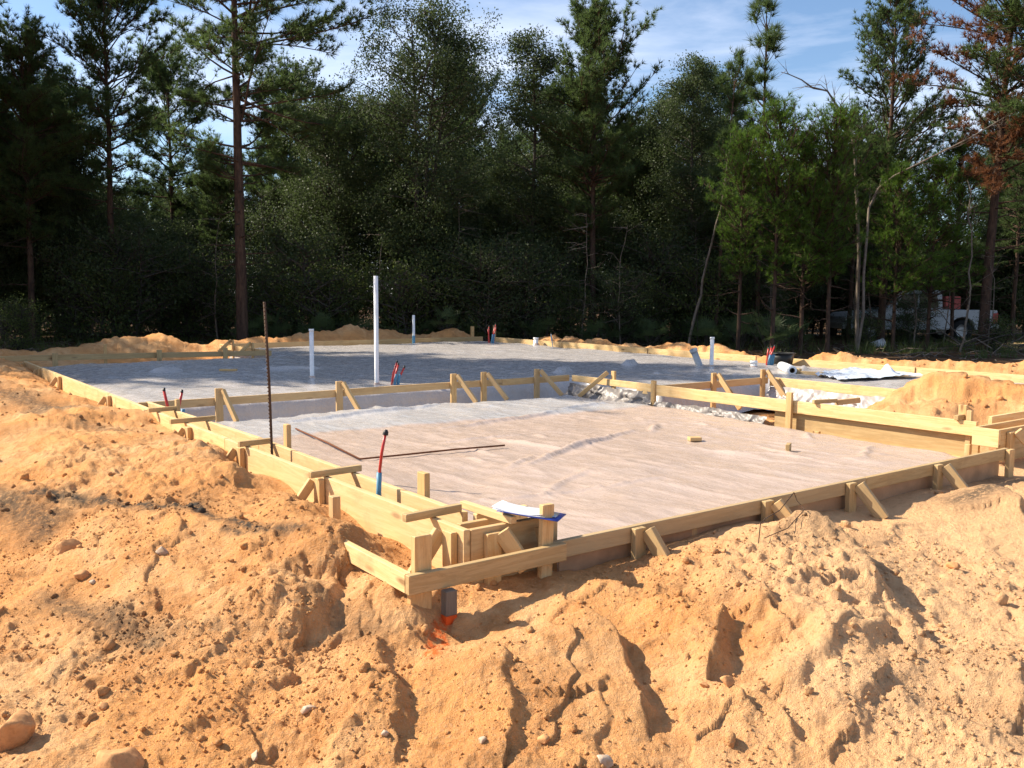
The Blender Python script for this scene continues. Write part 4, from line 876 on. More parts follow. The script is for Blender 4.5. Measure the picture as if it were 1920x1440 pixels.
def pine(seed, Ht, cb, Rc, r0, step=0.34, per=4, twig=0.17, K=9, ln=0.2, w=0.020, lean=0.0, up=0.25, fork=0.7, dead=6, shape=0.8, bend=0.25, tw=1.0):
    T = Tree(seed); rg = T.rg
    zz = np.linspace(0, 1, 14); wob = np.cumsum(rg.randn(14, 2), 0) * 0.035 * bend * Ht / 8
    tp = np.stack([lean * Ht * zz ** 1.3 + wob[:, 0] - wob[0, 0], wob[:, 1] - wob[0, 1], Ht * zz], 1)
    T.limb(tp, r0 * (1 - zz) ** 0.8 + 0.012, 8)
    def at(z): return np.array([np.interp(z, tp[:, 2], tp[:, 0]), np.interp(z, tp[:, 2], tp[:, 1]), z])
    P, D = [], []
    z = cb * Ht
    while z < Ht * 0.985:
        f = (z - cb * Ht) / (Ht - cb * Ht)
        for _ in range(max(1, int(per + rg.randint(-1, 2)))):
            prof = (min(1.0, (f + 0.12) / 0.30) ** 0.7 * (1 - f) ** shape + 0.10) if shape > 0.5 else math.sqrt(max(0.06, 1 - ((f - 0.52) / 0.54) ** 2)) * (1 if rg.rand() < 0.72 else 0.45)
            L = Rc * prof * rg.uniform(0.5, 1.2); az = rg.uniform(0, 6.283); el = R(2 + 46 * f) + rg.randn() * 0.24 + up - 0.25
            dr = np.array([math.cos(az) * math.cos(el), math.sin(az) * math.cos(el), math.sin(el)])
            side = unit(np.cross(dr, [0, 0, 1.0])); cu = rg.randn() * 0.16; lift = rg.uniform(-0.10, 0.35)
            q = np.linspace(0, 1, 6); b0 = at(z + rg.uniform(-0.1, 0.1))
            bp = b0 + dr * (q * L)[:, None] + side * (cu * L * q ** 2 + 0.05 * L * np.sin(q * 5 + az))[:, None] + np.array([0, 0, 1.0]) * (lift * L * q ** 2)[:, None]
            rb = r0 * 0.30 * (1 - f * 0.7) * (0.35 + 0.65 * L / Rc); T.limb(bp, rb * (1 - q) + 0.007, 4)
            nt = max(3, int(3 + L / twig * 0.36))
            for k in range(nt):
                sfr = rg.uniform(1 - fork, 1.0); pb = np.array([np.interp(sfr, q, bp[:, i]) for i in range(3)])
                sg = 1 if rg.rand() < 0.5 else -1
                td = unit(dr * 0.75 + side * sg * rg.uniform(0.2, 1.0) + np.array([0, 0, rg.uniform(-0.15, 0.6)])); tl = (0.16 + L * rg.uniform(0.14, 0.34) * (1.25 - sfr)) * tw
                pe = pb + td * tl + np.array([0, 0, 0.12 * tl]); T.limb([pb, (pb + pe) / 2 + rg.randn(3) * 0.03, pe], [0.012, 0.009, 0.005], 3)
                m_ = max(3, int(tl / 0.095))
                for g in np.linspace(0.3, 1.0, m_): P.append(pb + (pe - pb) * g + rg.randn(3) * np.array([.07, .07, .045])); D.append(unit(td + rg.randn(3) * 0.35 + np.array([0, 0, 0.35])))
            P.append(bp[-1]); D.append(dr)
        z += step * rg.uniform(0.7, 1.3) * (1 - 0.35 * f)
    for _ in range(dead):
        zz_ = rg.uniform(0.15, max(cb, 0.2)) * Ht; az = rg.uniform(0, 6.28); L = rg.uniform(0.25, 0.8) * min(Rc, 1.8); q = np.linspace(0, 1, 5); b0 = at(zz_)
        dr = np.array([math.cos(az), math.sin(az), rg.uniform(-0.25, 0.3)])
        bp = b0 + dr * (q * L)[:, None] + rg.randn(5, 3) * 0.03 * q[:, None]; T.limb(bp, 0.022 * (1 - q) + 0.005, 4)
        for k in range(3):
            j = rg.randint(2, 5); T.limb([bp[j], bp[j] + unit(dr + rg.randn(3) * 0.7) * rg.uniform(.15, .4)], [0.007, 0.003], 3)
    return T, np.array(P), np.array(D)
def oak(seed, Ht, Rc, cb, r0, stems=1, n=9000, leaf=0.085, clumps=60, aniso=1.0, lean=0.0, hollow=0.25):
    T = Tree(seed); rg = T.rg; ends = []
    for sidx in range(stems):
        q = np.linspace(0, 1, 8); az = rg.uniform(0, 6.28); sp = 0.0 if stems == 1 else Rc * 0.30
        base = np.array([math.cos(az), math.sin(az), 0]) * (0.1 if stems > 1 else 0)
        tip = base + np.array([math.cos(az) * sp + lean * Ht, math.sin(az) * sp, Ht * rg.uniform(0.8, 0.93)])
        tp = base + (tip - base) * q[:, None]; tp[:, :2] += np.cumsum(rg.randn(8, 2), 0) * 0.07 * q[:, None]
        T.limb(tp, r0 / stems ** 0.5 * (1 - q) ** 0.8 + 0.012, 6)
        for k in range(int(clumps / stems)):
            f = rg.uniform(cb * 0.8, 1.0); p0 = np.array([np.interp(f, q, tp[:, i]) for i in range(3)])
            g = (f - cb) / (1 - cb); wid = Rc * (0.35 + 0.65 * math.sin(math.pi * min(1, max(0.05, 0.12 + 0.80 * g))) ) * rg.uniform(hollow, 1.0)
            a2 = rg.uniform(0, 6.28); dr = np.array([math.cos(a2), math.sin(a2) * aniso, rg.uniform(0.15, 0.8)])
            qq = np.linspace(0, 1, 5); bp = p0 + dr * (qq * wid)[:, None] + np.cumsum(rg.randn(5, 3) * 0.05, 0) * qq[:, None]
            T.limb(bp, 0.035 * (1 - qq) * (0.4 + 0.6 * wid / Rc) + 0.006, 4)
            for t_ in range(4):
                j = rg.randint(2, 5); e = bp[j] + unit(dr + rg.randn(3) * 0.8) * rg.uniform(0.2, 0.55) * min(1, Rc / 1.5); T.limb([bp[j], e], [0.010, 0.004], 3); ends.append(e)
            ends.append(bp[-1])
    E = np.array(ends); pick = rg.randint(0, len(E), n); wgt = rg.gamma(2.0, 0.5, len(E))
    keep = rg.rand(n) < np.clip(wgt[pick], 0.15, 1); pick = pick[keep]
    P = E[pick] + np.clip(rg.randn(len(pick), 3), -1.7, 1.7) * np.array([0.24, 0.24, 0.17]) * min(1.0, 0.5 + Rc / 3.5)
    return T, P
PROTO = {}
def reg_pine(key, crown_m=NEEDLE, bark=BARK, rust=None, **kw):
    K, ln, w = kw.get('K', 9), kw.get('ln', 0.2), kw.get('w', 0.02)
    T, P, D = pine(**kw); parts = [('trunk', T.wood(bark))]
    if rust is not None:
        sel = (fbm(P[:, 0] * 0.7 + 3, P[:, 2] * 0.7 + P[:, 1] * .5, 7, 2) + rust(P)) > 0
        for nm, s_, mm in (('crown', ~sel, crown_m), ('dead_crown', sel, NEEDLER)):
            V, F = needles(P[s_], D[s_], K, ln, w, T.rg); parts.append((nm, mesh_np(nm, V, F, mm)))
    else:
        V, F = needles(P, D, K, ln, w, T.rg); parts.append(('crown', mesh_np('crown', V, F, crown_m)))
    PROTO[key] = parts
def reg_oak(key, m=OAKL, bark=BARKO, leaf=0.085, **kw):
    T, P = oak(leaf=leaf, **kw); V, F = leaves(P, leaf, T.rg)
    PROTO[key] = [('trunk', T.wood(bark)), ('crown', mesh_np('crown', V, F, m))]
reg_pine('big_pine', seed=11, Ht=14.4, cb=0.34, Rc=4.1, r0=0.165, step=0.46, per=4, twig=0.095, K=19, ln=0.22, w=0.020, fork=0.66, dead=16, shape=0.45, bend=0.2, tw=1.15)
reg_pine('tall_pine', seed=12, Ht=11.4, cb=0.44, Rc=2.7, r0=0.12, step=0.34, per=4, twig=0.085, K=17, w=0.021, ln=0.22, dead=12, shape=0.42, up=0.4)
reg_pine('bushy_pine', seed=13, Ht=10.6, cb=0.38, Rc=2.4, r0=0.12, step=0.29, per=5, twig=0.075, K=17, w=0.022, ln=0.22, dead=8, shape=0.36, up=0.45)
reg_pine('sand_pine', seed=14, Ht=10.6, cb=0.36, Rc=2.4, r0=0.11, step=0.30, per=4, twig=0.085, K=16, ln=0.18, w=0.020, dead=16, shape=0.55, up=0.5)
reg_pine('young_pine', seed=15, crown_m=NEEDLEB, Ht=6.2, cb=0.38, Rc=1.35, r0=0.055, step=0.20, per=5, twig=0.11, K=12, ln=0.17, w=0.013, dead=7, shape=0.5, up=0.55)
reg_pine('young_pine_b', seed=16, crown_m=NEEDLEB, Ht=5.4, cb=0.30, Rc=1.5, r0=0.05, step=0.20, per=5, twig=0.11, K=12, ln=0.17, w=0.013, dead=6, shape=0.6, up=0.5)
reg_pine('longleaf', seed=17, Ht=10.2, cb=0.50, Rc=1.05, r0=0.075, step=0.75, per=4, twig=0.30, K=26, ln=0.34, w=0.018, dead=6, shape=0.45, fork=0.3, up=0.6, tw=0.7)
reg_pine('rust_pine', seed=18, Ht=12.4, cb=0.40, Rc=3.0, r0=0.15, step=0.34, per=4, twig=0.09, K=16, ln=0.2, w=0.021, dead=18, shape=0.36, up=0.4, lean=0.045, rust=lambda P: np.where(P[:, 0] < 0.6, 0.42, -0.12) - np.abs(P[:, 2] - 9.2) * 0.09)
reg_oak('big_oak', seed=21, Ht=12.0, Rc=2.8, cb=0.25, r0=0.19, stems=3, n=110000, clumps=200, leaf=0.08)
reg_oak('slim_oak', seed=22, Ht=11.4, Rc=1.3, cb=0.28, r0=0.09, n=52000, clumps=115, leaf=0.075)
reg_oak('mid_oak', seed=23, Ht=9.6, Rc=2.0, cb=0.20, r0=0.11, stems=2, n=80000, clumps=140, leaf=0.08)
reg_oak('low_oak', seed=24, Ht=5.4, Rc=1.9, cb=0.10, r0=0.06, stems=3, n=40000, clumps=95, leaf=0.075)
reg_oak('bush', seed=25, m=BUSHL, Ht=2.3, Rc=1.2, cb=0.03, r0=0.03, stems=4, n=6000, clumps=60, leaf=0.075)
reg_oak('thicket', seed=26, Ht=3.4, Rc=1.7, cb=0.05, r0=0.03, stems=4, n=9000, clumps=70, leaf=0.08)
def sapling(seed, Ht):
    T = Tree(seed); rg = T.rg; q = np.linspace(0, 1, 9); tp = np.stack([np.cumsum(rg.randn(9)) * 0.05, np.cumsum(rg.randn(9)) * 0.05, q * Ht], 1); T.limb(tp, 0.026 * (1 - q * 0.8), 5)
    for _ in range(22):
        f = rg.uniform(0.2, 1); p = np.array([np.interp(f, q, tp[:, i]) for i in range(3)]); az = rg.uniform(0, 6.28); d = np.array([math.cos(az), math.sin(az), rg.uniform(-0.2, 0.7)]); L = rg.uniform(.25, .9)
        m_ = p + d * L * 0.5 + rg.randn(3) * 0.04; e = p + d * L + rg.randn(3) * 0.08; T.limb([p, m_, e], [0.010, 0.007, 0.003], 3)
        for k in range(2): T.limb([m_, m_ + unit(d + rg.randn(3) * .8) * rg.uniform(.1, .35)], [0.005, 0.002], 3)
    return T.wood(BARKG if seed % 2 else BARKO, 'stem')
def palmetto(seed):
    rg = np.random.RandomState(seed); V = []; F = []
    T = Tree(seed)
    for k in range(15):
        az = rg.uniform(0, 6.28); el = rg.uniform(0.45, 1.35); L = rg.uniform(0.45, 0.85); d = np.array([math.cos(az) * math.cos(el), math.sin(az) * math.cos(el), math.sin(el)]); c = d * L
        T.limb([np.zeros(3), c * 0.5 + [0, 0, .03], c], [0.012, 0.010, 0.008], 4)
        s = unit(np.cross(d, [0, 0, 1.0])); up_ = np.cross(s, d)
        for b in np.linspace(-1.75, 1.75, 16):
            bd = unit(d * math.cos(b) + s * math.sin(b) + up_ * 0.18); bl = rg.uniform(0.34, 0.48) * (1 - 0.15 * abs(b)); sd = unit(np.cross(bd, up_)); m_ = c + bd * bl * 0.5 + up_ * 0.02; tip = c + bd * bl - np.array([0, 0, 0.06])
            i = len(V); V += [c, m_ + sd * 0.014, tip, m_ - sd * 0.014]; F.append((i, i + 1, i + 2, i + 3))
    return [('stem', T.wood(BARKO, 'stem')), ('frond', mesh_np('frond', np.array(V), np.array(F), PALML))]
PROTO['palmetto'] = palmetto(31); PROTO['palmetto_b'] = palmetto(32)
PROTO['sapling'] = [('stem', sapling(41, 4.2))]; PROTO['sapling_b'] = [('stem', sapling(42, 5.4))]; PROTO['sapling_c'] = [('stem', sapling(43, 3.4))]
def plant(name, key, label, cat, x, y, s=1.0, rot=0.0, group=None, z=None, sz=None, lean=0.0):
    z = gz(x, y) - 0.04 if z is None else z
    M = Matrix.Translation((x, y, z)) @ Matrix.Rotation(lean, 4, 'Y') @ Matrix.Rotation(rot, 4, 'Z') @ Matrix.Diagonal((s, s, sz or s, 1))
    parts = PROTO[key]
    e = bpy.data.objects.new(name, None); e.empty_display_size = 0.2; link(e, None, M); tag(e, label, cat, group)
    for pn, me in parts:
        o = bpy.data.objects.new(pn, me); COL.objects.link(o); o.parent = e
    return e
plant('pine_tree', 'bushy_pine', 'dark dense pine at the left edge of the woods', 'tree', -14.45, 27, 0.8, 0.3, None, None, None, 0.0)
plant('pine_tree', 'bushy_pine', 'second dark dense pine at the left edge, half out of view', 'tree', -15.6, 26, 0.8, 2.0, None, None, None, 0.0)
plant('pine_tree', 'tall_pine', 'slender pine with a bare trunk left of the big open pine', 'tree', -12.85, 29, 0.96, 1.1, None, None, None, 0.0)
plant('pine_tree', 'big_pine', 'tallest thick trunked pine with wide open limbs and bare lower trunk', 'tree', -7.83, 26, 1.0, 0.6, None, None, None, 0.0)
plant('oak_tree', 'mid_oak', 'round oak between the tallest pine and the big oak', 'tree', -5.74, 31, 0.93, 0.5, None, None, None, 0.0)
plant('oak_tree', 'big_oak', 'big many stemmed oak rising behind the tallest white pipe', 'tree', -3.21, 30, 0.95, 0.2, None, None, None, 0.0)
plant('oak_tree', 'slim_oak', 'slim oak with a narrow pointed crown right of the big oak', 'tree', 0.56, 31, 1.02, 1.0, None, None, None, 0.0)
plant('pine_tree', 'bushy_pine', 'bushy crowned pine in the middle right of the slim oak', 'tree', 2.67, 30, 0.95, 4.0, None, None, None, 0.0)
plant('oak_tree', 'slim_oak', 'broad oak between the bushy middle pine and the young longleaf pine', 'tree', 6.2, 31, 0.93, 3.2, None, None, None, 0.0)
plant('oak_tree', 'slim_oak', 'narrow dark oak close behind the broad one', 'tree', 5.45, 33, 0.88, 5.0, None, None, None, 0.0)
plant('pine_tree', 'longleaf', 'young pine with sparse bottle brush tufts against the sky', 'tree', 7.75, 28.5, 1.02, 0.0, None, None, None, 0.0)
plant('pine_tree', 'longleaf', 'thin wavering pine with a few tufts left of the bottle brush pine', 'tree', 6.33, 28, 0.83, 2.4, None, None, 0.83, 0.05)
plant('pine_tree', 'sand_pine', 'open blue green pine standing alone against the sky on the right', 'tree', 11.92, 29, 1.02, 1.8, None, None, None, 0.0)
plant('pine_tree', 'rust_pine', 'big pine with dead rust brown needles at the right edge', 'tree', 13.91, 26.5, 1.0, 0.4, None, None, None, 0.0)
plant('pine_tree', 'tall_pine', 'dark pine at the far right edge behind the rust brown one', 'tree', 14.88, 25, 1.1, 2.2, None, None, None, 0.0)
plant('pine_tree', 'young_pine', 'bright green feathery young pine, leftmost before the oaks', 'tree', 6.43, 25.5, 0.92, 0.3, None, None, None, 0.0)
plant('pine_tree', 'young_pine', 'tallest bright green young pine with a pale thin trunk', 'tree', 7.25, 25, 1.02, 2.3, None, None, None, 0.0)
plant('pine_tree', 'young_pine_b', 'bright green young pine just right of the tallest young one', 'tree', 8.24, 25.6, 1.1, 1.3, None, None, None, 0.0)
plant('pine_tree', 'young_pine', 'bright green young pine left of the truck', 'tree', 8.87, 25.2, 1.0, 4.0, None, None, None, 0.0)
plant('pine_tree', 'young_pine_b', 'yellow green low pine in front of the truck cab', 'tree', 11.26, 26.5, 0.95, 0.9, None, None, None, 0.0)
plant('pine_tree', 'young_pine_b', 'yellow green pine above the truck bed', 'tree', 12.5, 27, 1.0, 2.9, None, None, None, 0.0)
plant('pine_tree', 'young_pine', 'green young pine behind the truck tail', 'tree', 13.96, 28.5, 0.98, 5.2, None, None, None, 0.0)
plant('pine_tree', 'sand_pine', 'half bare grey brown pine behind the truck cab', 'tree', 11.62, 31, 0.72, 3.0, None, None, None, 0.0)
plant('oak_tree', 'mid_oak', 'dark shaded tree standing in the wood behind the front trees', 'tree', -16.38, 29, 0.85, 0.0, 'shaded trees of the second row', None, 0.8, 0.0)
plant('oak_tree', 'mid_oak', 'dark shaded tree standing in the wood behind the front trees', 'tree', -15.75, 30, 0.8075, 1.3, 'shaded trees of the second row', None, 0.8, 0.0)
plant('oak_tree', 'mid_oak', 'dark shaded tree standing in the wood behind the front trees', 'tree', -14.79, 30.5, 0.765, 2.6, 'shaded trees of the second row', None, 0.8, 0.0)
plant('oak_tree', 'mid_oak', 'dark shaded tree standing in the wood behind the front trees', 'tree', -17.17, 31.5, 0.935, 3.9, 'shaded trees of the second row', None, 0.8, 0.0)
plant('pine_tree', 'tall_pine', 'thin pine seen between the slender pine and the tallest pine', 'tree', -13.5, 36, 0.9, 2.7, None, None, None, 0.0)
plant('pine_tree', 'bushy_pine', 'dark pine close behind the right limbs of the tallest pine', 'tree', -8.26, 34, 0.86, 1.9, None, None, None, 0.0)
plant('wood_tree', 'sand_pine', 'pale distant tree seen low between the left hand pines', 'tree', -20.04, 44, 0.647, 0.0, 'distant trees low between the left pines', None, None, 0.0)
plant('wood_tree', 'mid_oak', 'pale distant tree seen low between the left hand pines', 'tree', -20.28, 47, 0.725, 1.1, 'distant trees low between the left pines', None, None, 0.0)
plant('wood_tree', 'bushy_pine', 'pale distant tree seen low between the left hand pines', 'tree', -18.35, 45, 0.608, 2.2, 'distant trees low between the left pines', None, None, 0.0)
plant('wood_tree', 'sand_pine', 'pale distant tree seen low between the left hand pines', 'tree', -18.34, 48, 0.706, 3.3, 'distant trees low between the left pines', None, None, 0.0)
plant('wood_tree', 'mid_oak', 'pale distant tree seen low between the left hand pines', 'tree', -15.92, 44, 0.686, 4.4, 'distant trees low between the left pines', None, None, 0.0)
plant('wood_tree', 'bushy_pine', 'pale distant tree seen low between the left hand pines', 'tree', -15.33, 46, 0.784, 5.5, 'distant trees low between the left pines', None, None, 0.0)
plant('wood_tree', 'sand_pine', 'pale distant tree seen low between the left hand pines', 'tree', -12.87, 46, 0.804, 6.6, 'distant trees low between the left pines', None, None, 0.0)
plant('oak_tree', 'tall_pine', 'dark shaded tree standing in the wood behind the front trees', 'tree', -20.96, 35.5, 0.69, 2.35, 'shaded trees of the second row', None, 0.69, 0.0)
plant('oak_tree', 'tall_pine', 'dark shaded tree standing in the wood behind the front trees', 'tree', -20.29, 36.1, 0.699, 3.92, 'shaded trees of the second row', None, 0.699, 0.0)
plant('oak_tree', 'tall_pine', 'dark shaded tree standing in the wood behind the front trees', 'tree', -17.16, 34.2, 0.674, 5.14, 'shaded trees of the second row', None, 0.674, 0.0)
plant('oak_tree', 'tall_pine', 'dark shaded tree standing in the wood behind the front trees', 'tree', -17.74, 35.6, 0.788, 0.55, 'shaded trees of the second row', None, 0.788, 0.0)
plant('oak_tree', 'tall_pine', 'dark shaded tree standing in the wood behind the front trees', 'tree', -15.68, 36.2, 0.55, 2.66, 'shaded trees of the second row', None, 0.464, 0.0)
plant('oak_tree', 'slim_oak', 'dark shaded tree standing in the wood behind the front trees', 'tree', -14.72, 35.5, 0.55, 3.51, 'shaded trees of the second row', None, 0.45, 0.0)
plant('oak_tree', 'tall_pine', 'dark shaded tree standing in the wood behind the front trees', 'tree', -13.16, 36.5, 0.55, 2.52, 'shaded trees of the second row', None, 0.455, 0.0)
plant('oak_tree', 'sand_pine', 'dark shaded tree standing in the wood behind the front trees', 'tree', -12.14, 35.2, 0.55, 4.02, 'shaded trees of the second row', None, 0.456, 0.0)
plant('oak_tree', 'tall_pine', 'dark shaded tree standing in the wood behind the front trees', 'tree', -10.73, 33.4, 0.55, 4.33, 'shaded trees of the second row', None, 0.491, 0.0)
plant('oak_tree', 'slim_oak', 'dark shaded tree standing in the wood behind the front trees', 'tree', -8.75, 33.0, 0.55, 3.6, 'shaded trees of the second row', None, 0.519, 0.0)
plant('oak_tree', 'sand_pine', 'dark shaded tree standing in the wood behind the front trees', 'tree', -7.54, 33.3, 0.567, 3.26, 'shaded trees of the second row', None, 0.567, 0.0)
plant('oak_tree', 'sand_pine', 'dark shaded tree standing in the wood behind the front trees', 'tree', -7.23, 34.4, 0.781, 4.73, 'shaded trees of the second row', None, 0.781, 0.0)
plant('oak_tree', 'tall_pine', 'dark shaded tree standing in the wood behind the front trees', 'tree', -5.76, 32.9, 0.662, 2.16, 'shaded trees of the second row', None, 0.662, 0.0)
plant('oak_tree', 'sand_pine', 'dark shaded tree standing in the wood behind the front trees', 'tree', -4.08, 32.7, 0.799, 2.86, 'shaded trees of the second row', None, 0.799, 0.0)
plant('oak_tree', 'slim_oak', 'dark shaded tree standing in the wood behind the front trees', 'tree', -3.17, 36.3, 0.789, 5.8, 'shaded trees of the second row', None, 0.789, 0.0)
plant('oak_tree', 'slim_oak', 'dark shaded tree standing in the wood behind the front trees', 'tree', -2.13, 33.4, 0.714, 1.68, 'shaded trees of the second row', None, 0.714, 0.0)
plant('oak_tree', 'slim_oak', 'dark shaded tree standing in the wood behind the front trees', 'tree', -0.48, 34.0, 0.624, 1.55, 'shaded trees of the second row', None, 0.624, 0.0)
plant('oak_tree', 'tall_pine', 'dark shaded tree standing in the wood behind the front trees', 'tree', -0.06, 34.1, 0.577, 2.03, 'shaded trees of the second row', None, 0.577, 0.0)
plant('oak_tree', 'mid_oak', 'dark shaded tree standing in the wood behind the front trees', 'tree', 2.07, 36.2, 0.869, 3.0, 'shaded trees of the second row', None, 0.869, 0.0)
plant('oak_tree', 'sand_pine', 'dark shaded tree standing in the wood behind the front trees', 'tree', 2.93, 33.7, 0.845, 1.83, 'shaded trees of the second row', None, 0.845, 0.0)
plant('oak_tree', 'tall_pine', 'dark shaded tree standing in the wood behind the front trees', 'tree', 4.43, 33.8, 0.632, 4.97, 'shaded trees of the second row', None, 0.632, 0.0)
plant('oak_tree', 'mid_oak', 'dark shaded tree standing in the wood behind the front trees', 'tree', 5.62, 34.8, 0.784, 0.83, 'shaded trees of the second row', None, 0.784, 0.0)
plant('oak_tree', 'slim_oak', 'dark shaded tree standing in the wood behind the front trees', 'tree', 6.96, 34.4, 0.826, 0.37, 'shaded trees of the second row', None, 0.826, 0.0)
plant('oak_tree', 'tall_pine', 'dark shaded tree standing in the wood behind the front trees', 'tree', 8.08, 35.7, 0.845, 3.7, 'shaded trees of the second row', None, 0.845, 0.0)
plant('oak_tree', 'tall_pine', 'dark shaded tree standing in the wood behind the front trees', 'tree', 9.87, 36.1, 0.575, 4.01, 'shaded trees of the second row', None, 0.575, 0.0)
plant('oak_tree', 'slim_oak', 'dark shaded tree standing in the wood behind the front trees', 'tree', 9.65, 33.2, 0.55, 5.64, 'shaded trees of the second row', None, 0.524, 0.0)
plant('oak_tree', 'sand_pine', 'dark shaded tree standing in the wood behind the front trees', 'tree', 12.02, 34.9, 0.578, 1.19, 'shaded trees of the second row', None, 0.578, 0.0)
plant('oak_tree', 'tall_pine', 'dark shaded tree standing in the wood behind the front trees', 'tree', 12.9, 36.1, 0.55, 1.33, 'shaded trees of the second row', None, 0.543, 0.0)
plant('oak_tree', 'tall_pine', 'dark shaded tree standing in the wood behind the front trees', 'tree', 14.39, 35.6, 0.655, 2.03, 'shaded trees of the second row', None, 0.655, 0.0)
plant('oak_tree', 'mid_oak', 'dark shaded tree standing in the wood behind the front trees', 'tree', 14.65, 33.1, 0.55, 1.13, 'shaded trees of the second row', None, 0.346, 0.0)
plant('oak_tree', 'sand_pine', 'dark shaded tree standing in the wood behind the front trees', 'tree', 16.91, 35.4, 0.55, 3.06, 'shaded trees of the second row', None, 0.318, 0.0)
plant('oak_tree', 'tall_pine', 'dark shaded tree standing in the wood behind the front trees', 'tree', 16.81, 33.3, 0.55, 2.06, 'shaded trees of the second row', None, 0.295, 0.0)
plant('oak_tree', 'tall_pine', 'dark shaded tree standing in the wood behind the front trees', 'tree', 18.13, 32.5, 0.652, 4.32, 'shaded trees of the second row', None, 0.652, 0.0)
plant('oak_tree', 'slim_oak', 'dark shaded tree standing in the wood behind the front trees', 'tree', 19.85, 34.8, 0.674, 1.02, 'shaded trees of the second row', None, 0.674, 0.0)
plant('wood_tree', 'tall_pine', 'dark tree deep in the wood', 'tree', -24.72, 42.5, 0.869, 5.37, 'trees deep in the wood', None, 0.869, 0.0)
plant('wood_tree', 'tall_pine', 'dark tree deep in the wood', 'tree', -19.77, 39.0, 0.851, 3.27, 'trees deep in the wood', None, 0.851, 0.0)
plant('wood_tree', 'bushy_pine', 'dark tree deep in the wood', 'tree', -17.77, 37.5, 0.55, 2.2, 'trees deep in the wood', None, 0.489, 0.0)
plant('wood_tree', 'mid_oak', 'dark tree deep in the wood', 'tree', -16.09, 39.9, 0.55, 1.07, 'trees deep in the wood', None, 0.549, 0.0)
plant('wood_tree', 'bushy_pine', 'dark tree deep in the wood', 'tree', -16.02, 44.2, 0.55, 5.05, 'trees deep in the wood', None, 0.498, 0.0)
plant('wood_tree', 'tall_pine', 'dark tree deep in the wood', 'tree', -14.45, 45.4, 0.675, 4.96, 'trees deep in the wood', None, 0.675, 0.0)
plant('wood_tree', 'mid_oak', 'dark tree deep in the wood', 'tree', -9.42, 38.3, 0.732, 3.82, 'trees deep in the wood', None, 0.732, 0.0)
plant('wood_tree', 'tall_pine', 'dark tree deep in the wood', 'tree', -7.4, 40.7, 0.802, 4.83, 'trees deep in the wood', None, 0.802, 0.0)
plant('wood_tree', 'bushy_pine', 'dark tree deep in the wood', 'tree', -6.51, 45.5, 0.851, 1.6, 'trees deep in the wood', None, 0.851, 0.0)
plant('wood_tree', 'bushy_pine', 'dark tree deep in the wood', 'tree', -2.59, 41.7, 1.038, 4.66, 'trees deep in the wood', None, 1.038, 0.0)
plant('wood_tree', 'mid_oak', 'dark tree deep in the wood', 'tree', -0.98, 45.8, 0.987, 1.95, 'trees deep in the wood', None, 0.987, 0.0)
plant('wood_tree', 'bushy_pine', 'dark tree deep in the wood', 'tree', 1.82, 43.7, 0.967, 5.09, 'trees deep in the wood', None, 0.967, 0.0)
plant('wood_tree', 'mid_oak', 'dark tree deep in the wood', 'tree', 2.3, 38.8, 1.078, 4.86, 'trees deep in the wood', None, 1.078, 0.0)
plant('wood_tree', 'bushy_pine', 'dark tree deep in the wood', 'tree', 4.96, 37.2, 0.742, 1.26, 'trees deep in the wood', None, 0.742, 0.0)
plant('wood_tree', 'bushy_pine', 'dark tree deep in the wood', 'tree', 6.06, 37.1, 0.741, 3.99, 'trees deep in the wood', None, 0.741, 0.0)
plant('wood_tree', 'mid_oak', 'dark tree deep in the wood', 'tree', 10.17, 42.7, 1.056, 0.18, 'trees deep in the wood', None, 1.056, 0.0)
plant('wood_tree', 'bushy_pine', 'dark tree deep in the wood', 'tree', 11.66, 37.2, 0.622, 4.34, 'trees deep in the wood', None, 0.622, 0.0)
plant('wood_tree', 'mid_oak', 'dark tree deep in the wood', 'tree', 16.13, 43.1, 0.965, 2.35, 'trees deep in the wood', None, 0.965, 0.0)
plant('wood_tree', 'mid_oak', 'dark tree deep in the wood', 'tree', 17.24, 45.3, 0.819, 0.53, 'trees deep in the wood', None, 0.819, 0.0)
plant('wood_tree', 'bushy_pine', 'dark tree deep in the wood', 'tree', 16.11, 37.1, 0.55, 3.55, 'trees deep in the wood', None, 0.366, 0.0)
plant('wood_tree', 'tall_pine', 'dark tree deep in the wood', 'tree', 23.33, 43.5, 0.845, 0.18, 'trees deep in the wood', None, 0.845, 0.0)
plant('wood_tree', 'mid_oak', 'dark tree deep in the wood', 'tree', 25.05, 45.3, 0.943, 2.11, 'trees deep in the wood', None, 0.943, 0.0)
plant('oak_tree', 'low_oak', 'low dark oak filling the space under the tall trees', 'tree', -19.67, 34.7, 0.917, 2.12, 'low oaks under the tall trees', None, 0.917, 0.0)
plant('oak_tree', 'low_oak', 'low dark oak filling the space under the tall trees', 'tree', -19.0, 34.6, 0.843, 3.05, 'low oaks under the tall trees', None, 0.843, 0.0)
plant('oak_tree', 'low_oak', 'low dark oak filling the space under the tall trees', 'tree', -16.23, 32.3, 0.869, 4.59, 'low oaks under the tall trees', None, 0.869, 0.0)
plant('oak_tree', 'low_oak', 'low dark oak filling the space under the tall trees', 'tree', -14.76, 34.4, 0.88, 5.54, 'low oaks under the tall trees', None, 0.88, 0.0)
plant('oak_tree', 'low_oak', 'low dark oak filling the space under the tall trees', 'tree', -12.55, 32.5, 0.789, 1.67, 'low oaks under the tall trees', None, 0.789, 0.0)
plant('oak_tree', 'low_oak', 'low dark oak filling the space under the tall trees', 'tree', -12.3, 34.8, 0.816, 2.63, 'low oaks under the tall trees', None, 0.816, 0.0)
